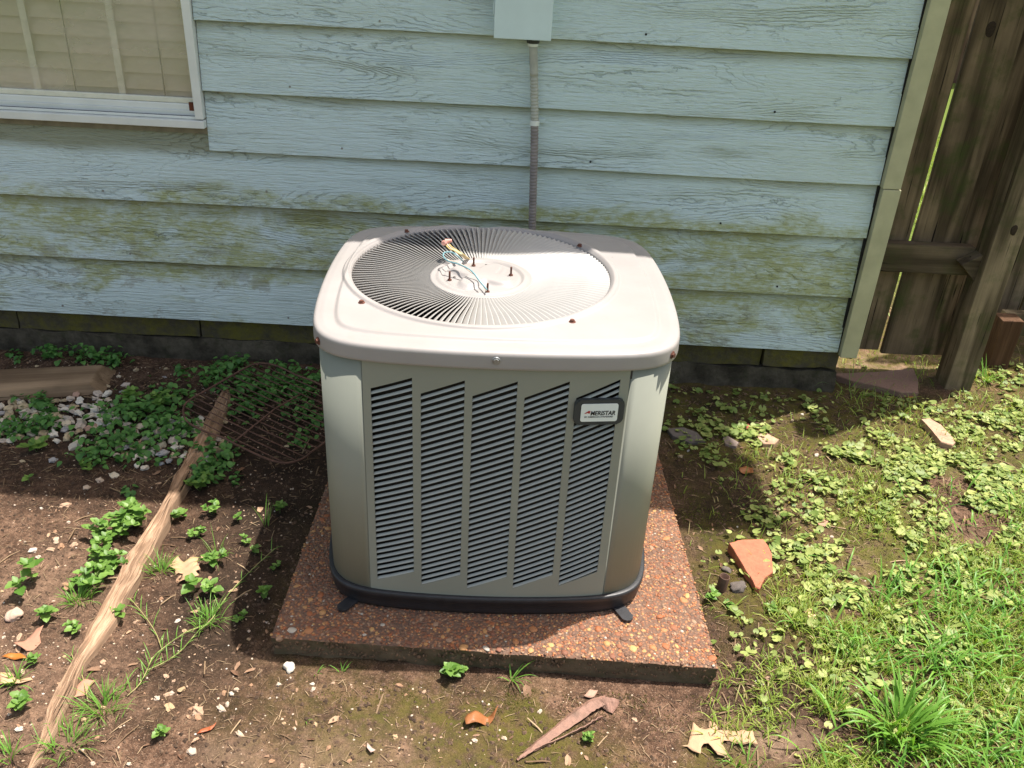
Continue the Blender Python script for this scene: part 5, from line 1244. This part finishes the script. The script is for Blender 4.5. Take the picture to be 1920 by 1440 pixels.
tuft(147, 1130, 60, (.03, .06), (.0008, .0014), .012, 'fine grass tuft at the left side of the plank below the weed patch')
tuft(303, 1072, 55, (.03, .06), (.0008, .0014), .010, 'fine grass tuft just left of the pinkish oak leaf')
tuft(393, 1165, 60, (.03, .06), (.0007, .0013), .012, 'thin yellow-green grass tuft near the condenser shadow')
tuft(195, 1335, 70, (.03, .065), (.0008, .0014), .016, 'grass tuft on soil right of the plank near its lower end')
tuft(130, 1400, 60, (.03, .06), (.0008, .0014), .016, 'straggly grass tuft at the bottom left beside the plank tip')
tuft(30, 1280, 22, (.03, .05), (.001, .0018), .006, 'small grass tuft on the tan leaf at the left edge')
tuft(20, 1420, 16, (.03, .06), (.001, .0018), .008, 'small grass tuft in the bottom left corner')
tuft(958, 1272, 9, (.03, .065), (.0012, .002), .002, 'spidery grass sprig on the moss patch at the slab foot', (.5, 1.6))
tuft(592, 1262, 4, (.02, .03), (.001, .0015), .003, 'tiny grass sprig in front of the slab, near the white pebble')
tuft(573, 1350, 2, (.015, .02), (.001, .0015), .001, 'single short green blade on the bare soil at the bottom')
tuft(640, 1258, 5, (.02, .03), (.0009, .0014), .003, 'tiny grass sprig at the foot of the slab front')
tuft(1395, 1430, 24, (.03, .06), (.001, .0018), .012, 'small grass tuft at the bottom edge right of the rusty strip')
tuft(1560, 1330, 20, (.05, .08), (.0015, .0028), .010, 'thin grass tuft leaning left at the edge of the lawn')
tuft(500, 985, 6, (.05, .09), (.0009, .0015), .004, 'tall thin grass stalks in the shade left of the slab', (.2, .6))
tuft(405, 1045, 14, (.05, .09), (.0008, .0014), .010, 'loose long grass stalks near the pale weed')
tuft(1850, 715, 14, (.05, .10), (.0015, .0028), .008, 'grass tuft at the foot of the tall fence post')
tuft(1590, 735, 8, (.10, .20), (.0009, .0014), .02, 'long arching thin grass stalks in the shade by the house corner', (.8, 1.6))
# creeping runners (bermuda grass)
def runner(pts, label):
    b = P3(*pts[0]); e = empty('grass_runner', b); tag(e, label, 'grass runner')
    W = spline([P3(px, py, .008)-b for px, py in pts], 5); link('stem', bm_mesh('stem', tube(W, .0009, 5), True), MSTEMR, e)
    V_, F_ = [], []
    for i, q in enumerate(W[2::2]):
        d = (W[min(2*i+4, len(W)-1)]-W[2*i]); a = math.atan2(d.y, d.x)
        for s_ in (-1, 1):
            if rnd.random() < .25: continue
            x = np.array([q.x+b.x]); y = np.array([q.y+b.y])
            v_, f_ = blades(1, x, y, np.array([rnd.uniform(.02, .045)]), np.array([.0011]), np.array([rnd.uniform(1.0, 1.5)]), np.array([a+s_*rnd.uniform(.4, 1.)]))
            v_ = v_-np.array(b); v_[:, 2] += .008; link('blade', npmesh('blade', v_, f_), MTUFT, e)
runner([(240, 1312), (262, 1290), (278, 1266), (288, 1240), (318, 1215), (352, 1192), (385, 1178)], 'creeping grass runner curving up from the tuft right of the plank')
runner([(278, 1266), (310, 1250), (340, 1225), (370, 1195), (400, 1165), (430, 1120), (470, 1075), (515, 1030)], 'creeping grass runner reaching toward the condenser shadow')
runner([(305, 1225), (292, 1190), (265, 1150), (235, 1115)], 'creeping grass runner climbing back over the plank')
runner([(168, 1325), (158, 1280), (148, 1262), (135, 1230)], 'thin grass runner crossing the lower plank')
# moss fuzz
N = 260000; mx = nr.uniform(-.45, 1.6, N); my = nr.uniform(1.0, 2.6, N)
ML = [(985, 1292, .085, .04, 2.6), (1180, 1300, .09, .03, .8), (820, 1300, .08, .04, .6), (1300, 1000, .06, .2, .7), (1290, 1040, .05, .12, .9), (1480, 1200, .2, .15, .45), (1400, 1260, .12, .1, .5), (1220, 1330, .15, .08, .5), (1600, 950, .4, .3, .35), (1800, 740, .3, .2, .5), (700, 1290, .05, .03, .8), (1500, 1080, .2, .15, .35), (640, 1300, .04, .03, .5), (460, 1010, .05, .1, .3)]
cl = np.clip((fbm(mx, my, 18, 3, 99)-.34)*5, 0, 1.2)
keep = (nr.random(N) < .95*field(mx, my, ML)*cl) & not_under(mx, my); mx, my = mx[keep], my[keep]; n_ = len(mx); print('moss', n_)
tri = np.array([[-.12, -.12, 0], [.12, -.12, 0], [0, .05, 1]]); tri2 = np.array([[0, 1, 2]])
Vb, Fb = batch(tri*np.array([1.6, 1.6, 1]), tri2, n_, np.column_stack([mx, my, gz(mx, my)-.0005]), nr.random(n_)*6.28, nr.uniform(.003, .0065, n_), nr.uniform(-.7, .7, n_))
tag(link('moss', npmesh('moss', Vb, Fb), MMOSS), 'short green and rusty moss fuzz on the damp soil', 'moss', kind='stuff')
# lawn beyond the gate
N = 14000; lx_ = nr.uniform(1.1, 3.4, N); ly_ = nr.uniform(2.9, 6.5, N); keep = nr.random(N) < np.clip((ly_-2.9)*.5, .08, 1); lx_, ly_ = lx_[keep], ly_[keep]; n_ = len(lx_)
Vb, Fb = blades(n_, lx_, ly_, nr.uniform(.03, .08, n_), nr.uniform(.002, .004, n_), nr.uniform(.3, 1.5, n_), seg=2)
tag(link('rear_lawn', npmesh('rear_lawn', Vb, Fb), MGRASS), 'sunlit yellow-green lawn behind the gate', 'grass', kind='stuff')
print('objects', len(bpy.data.objects))
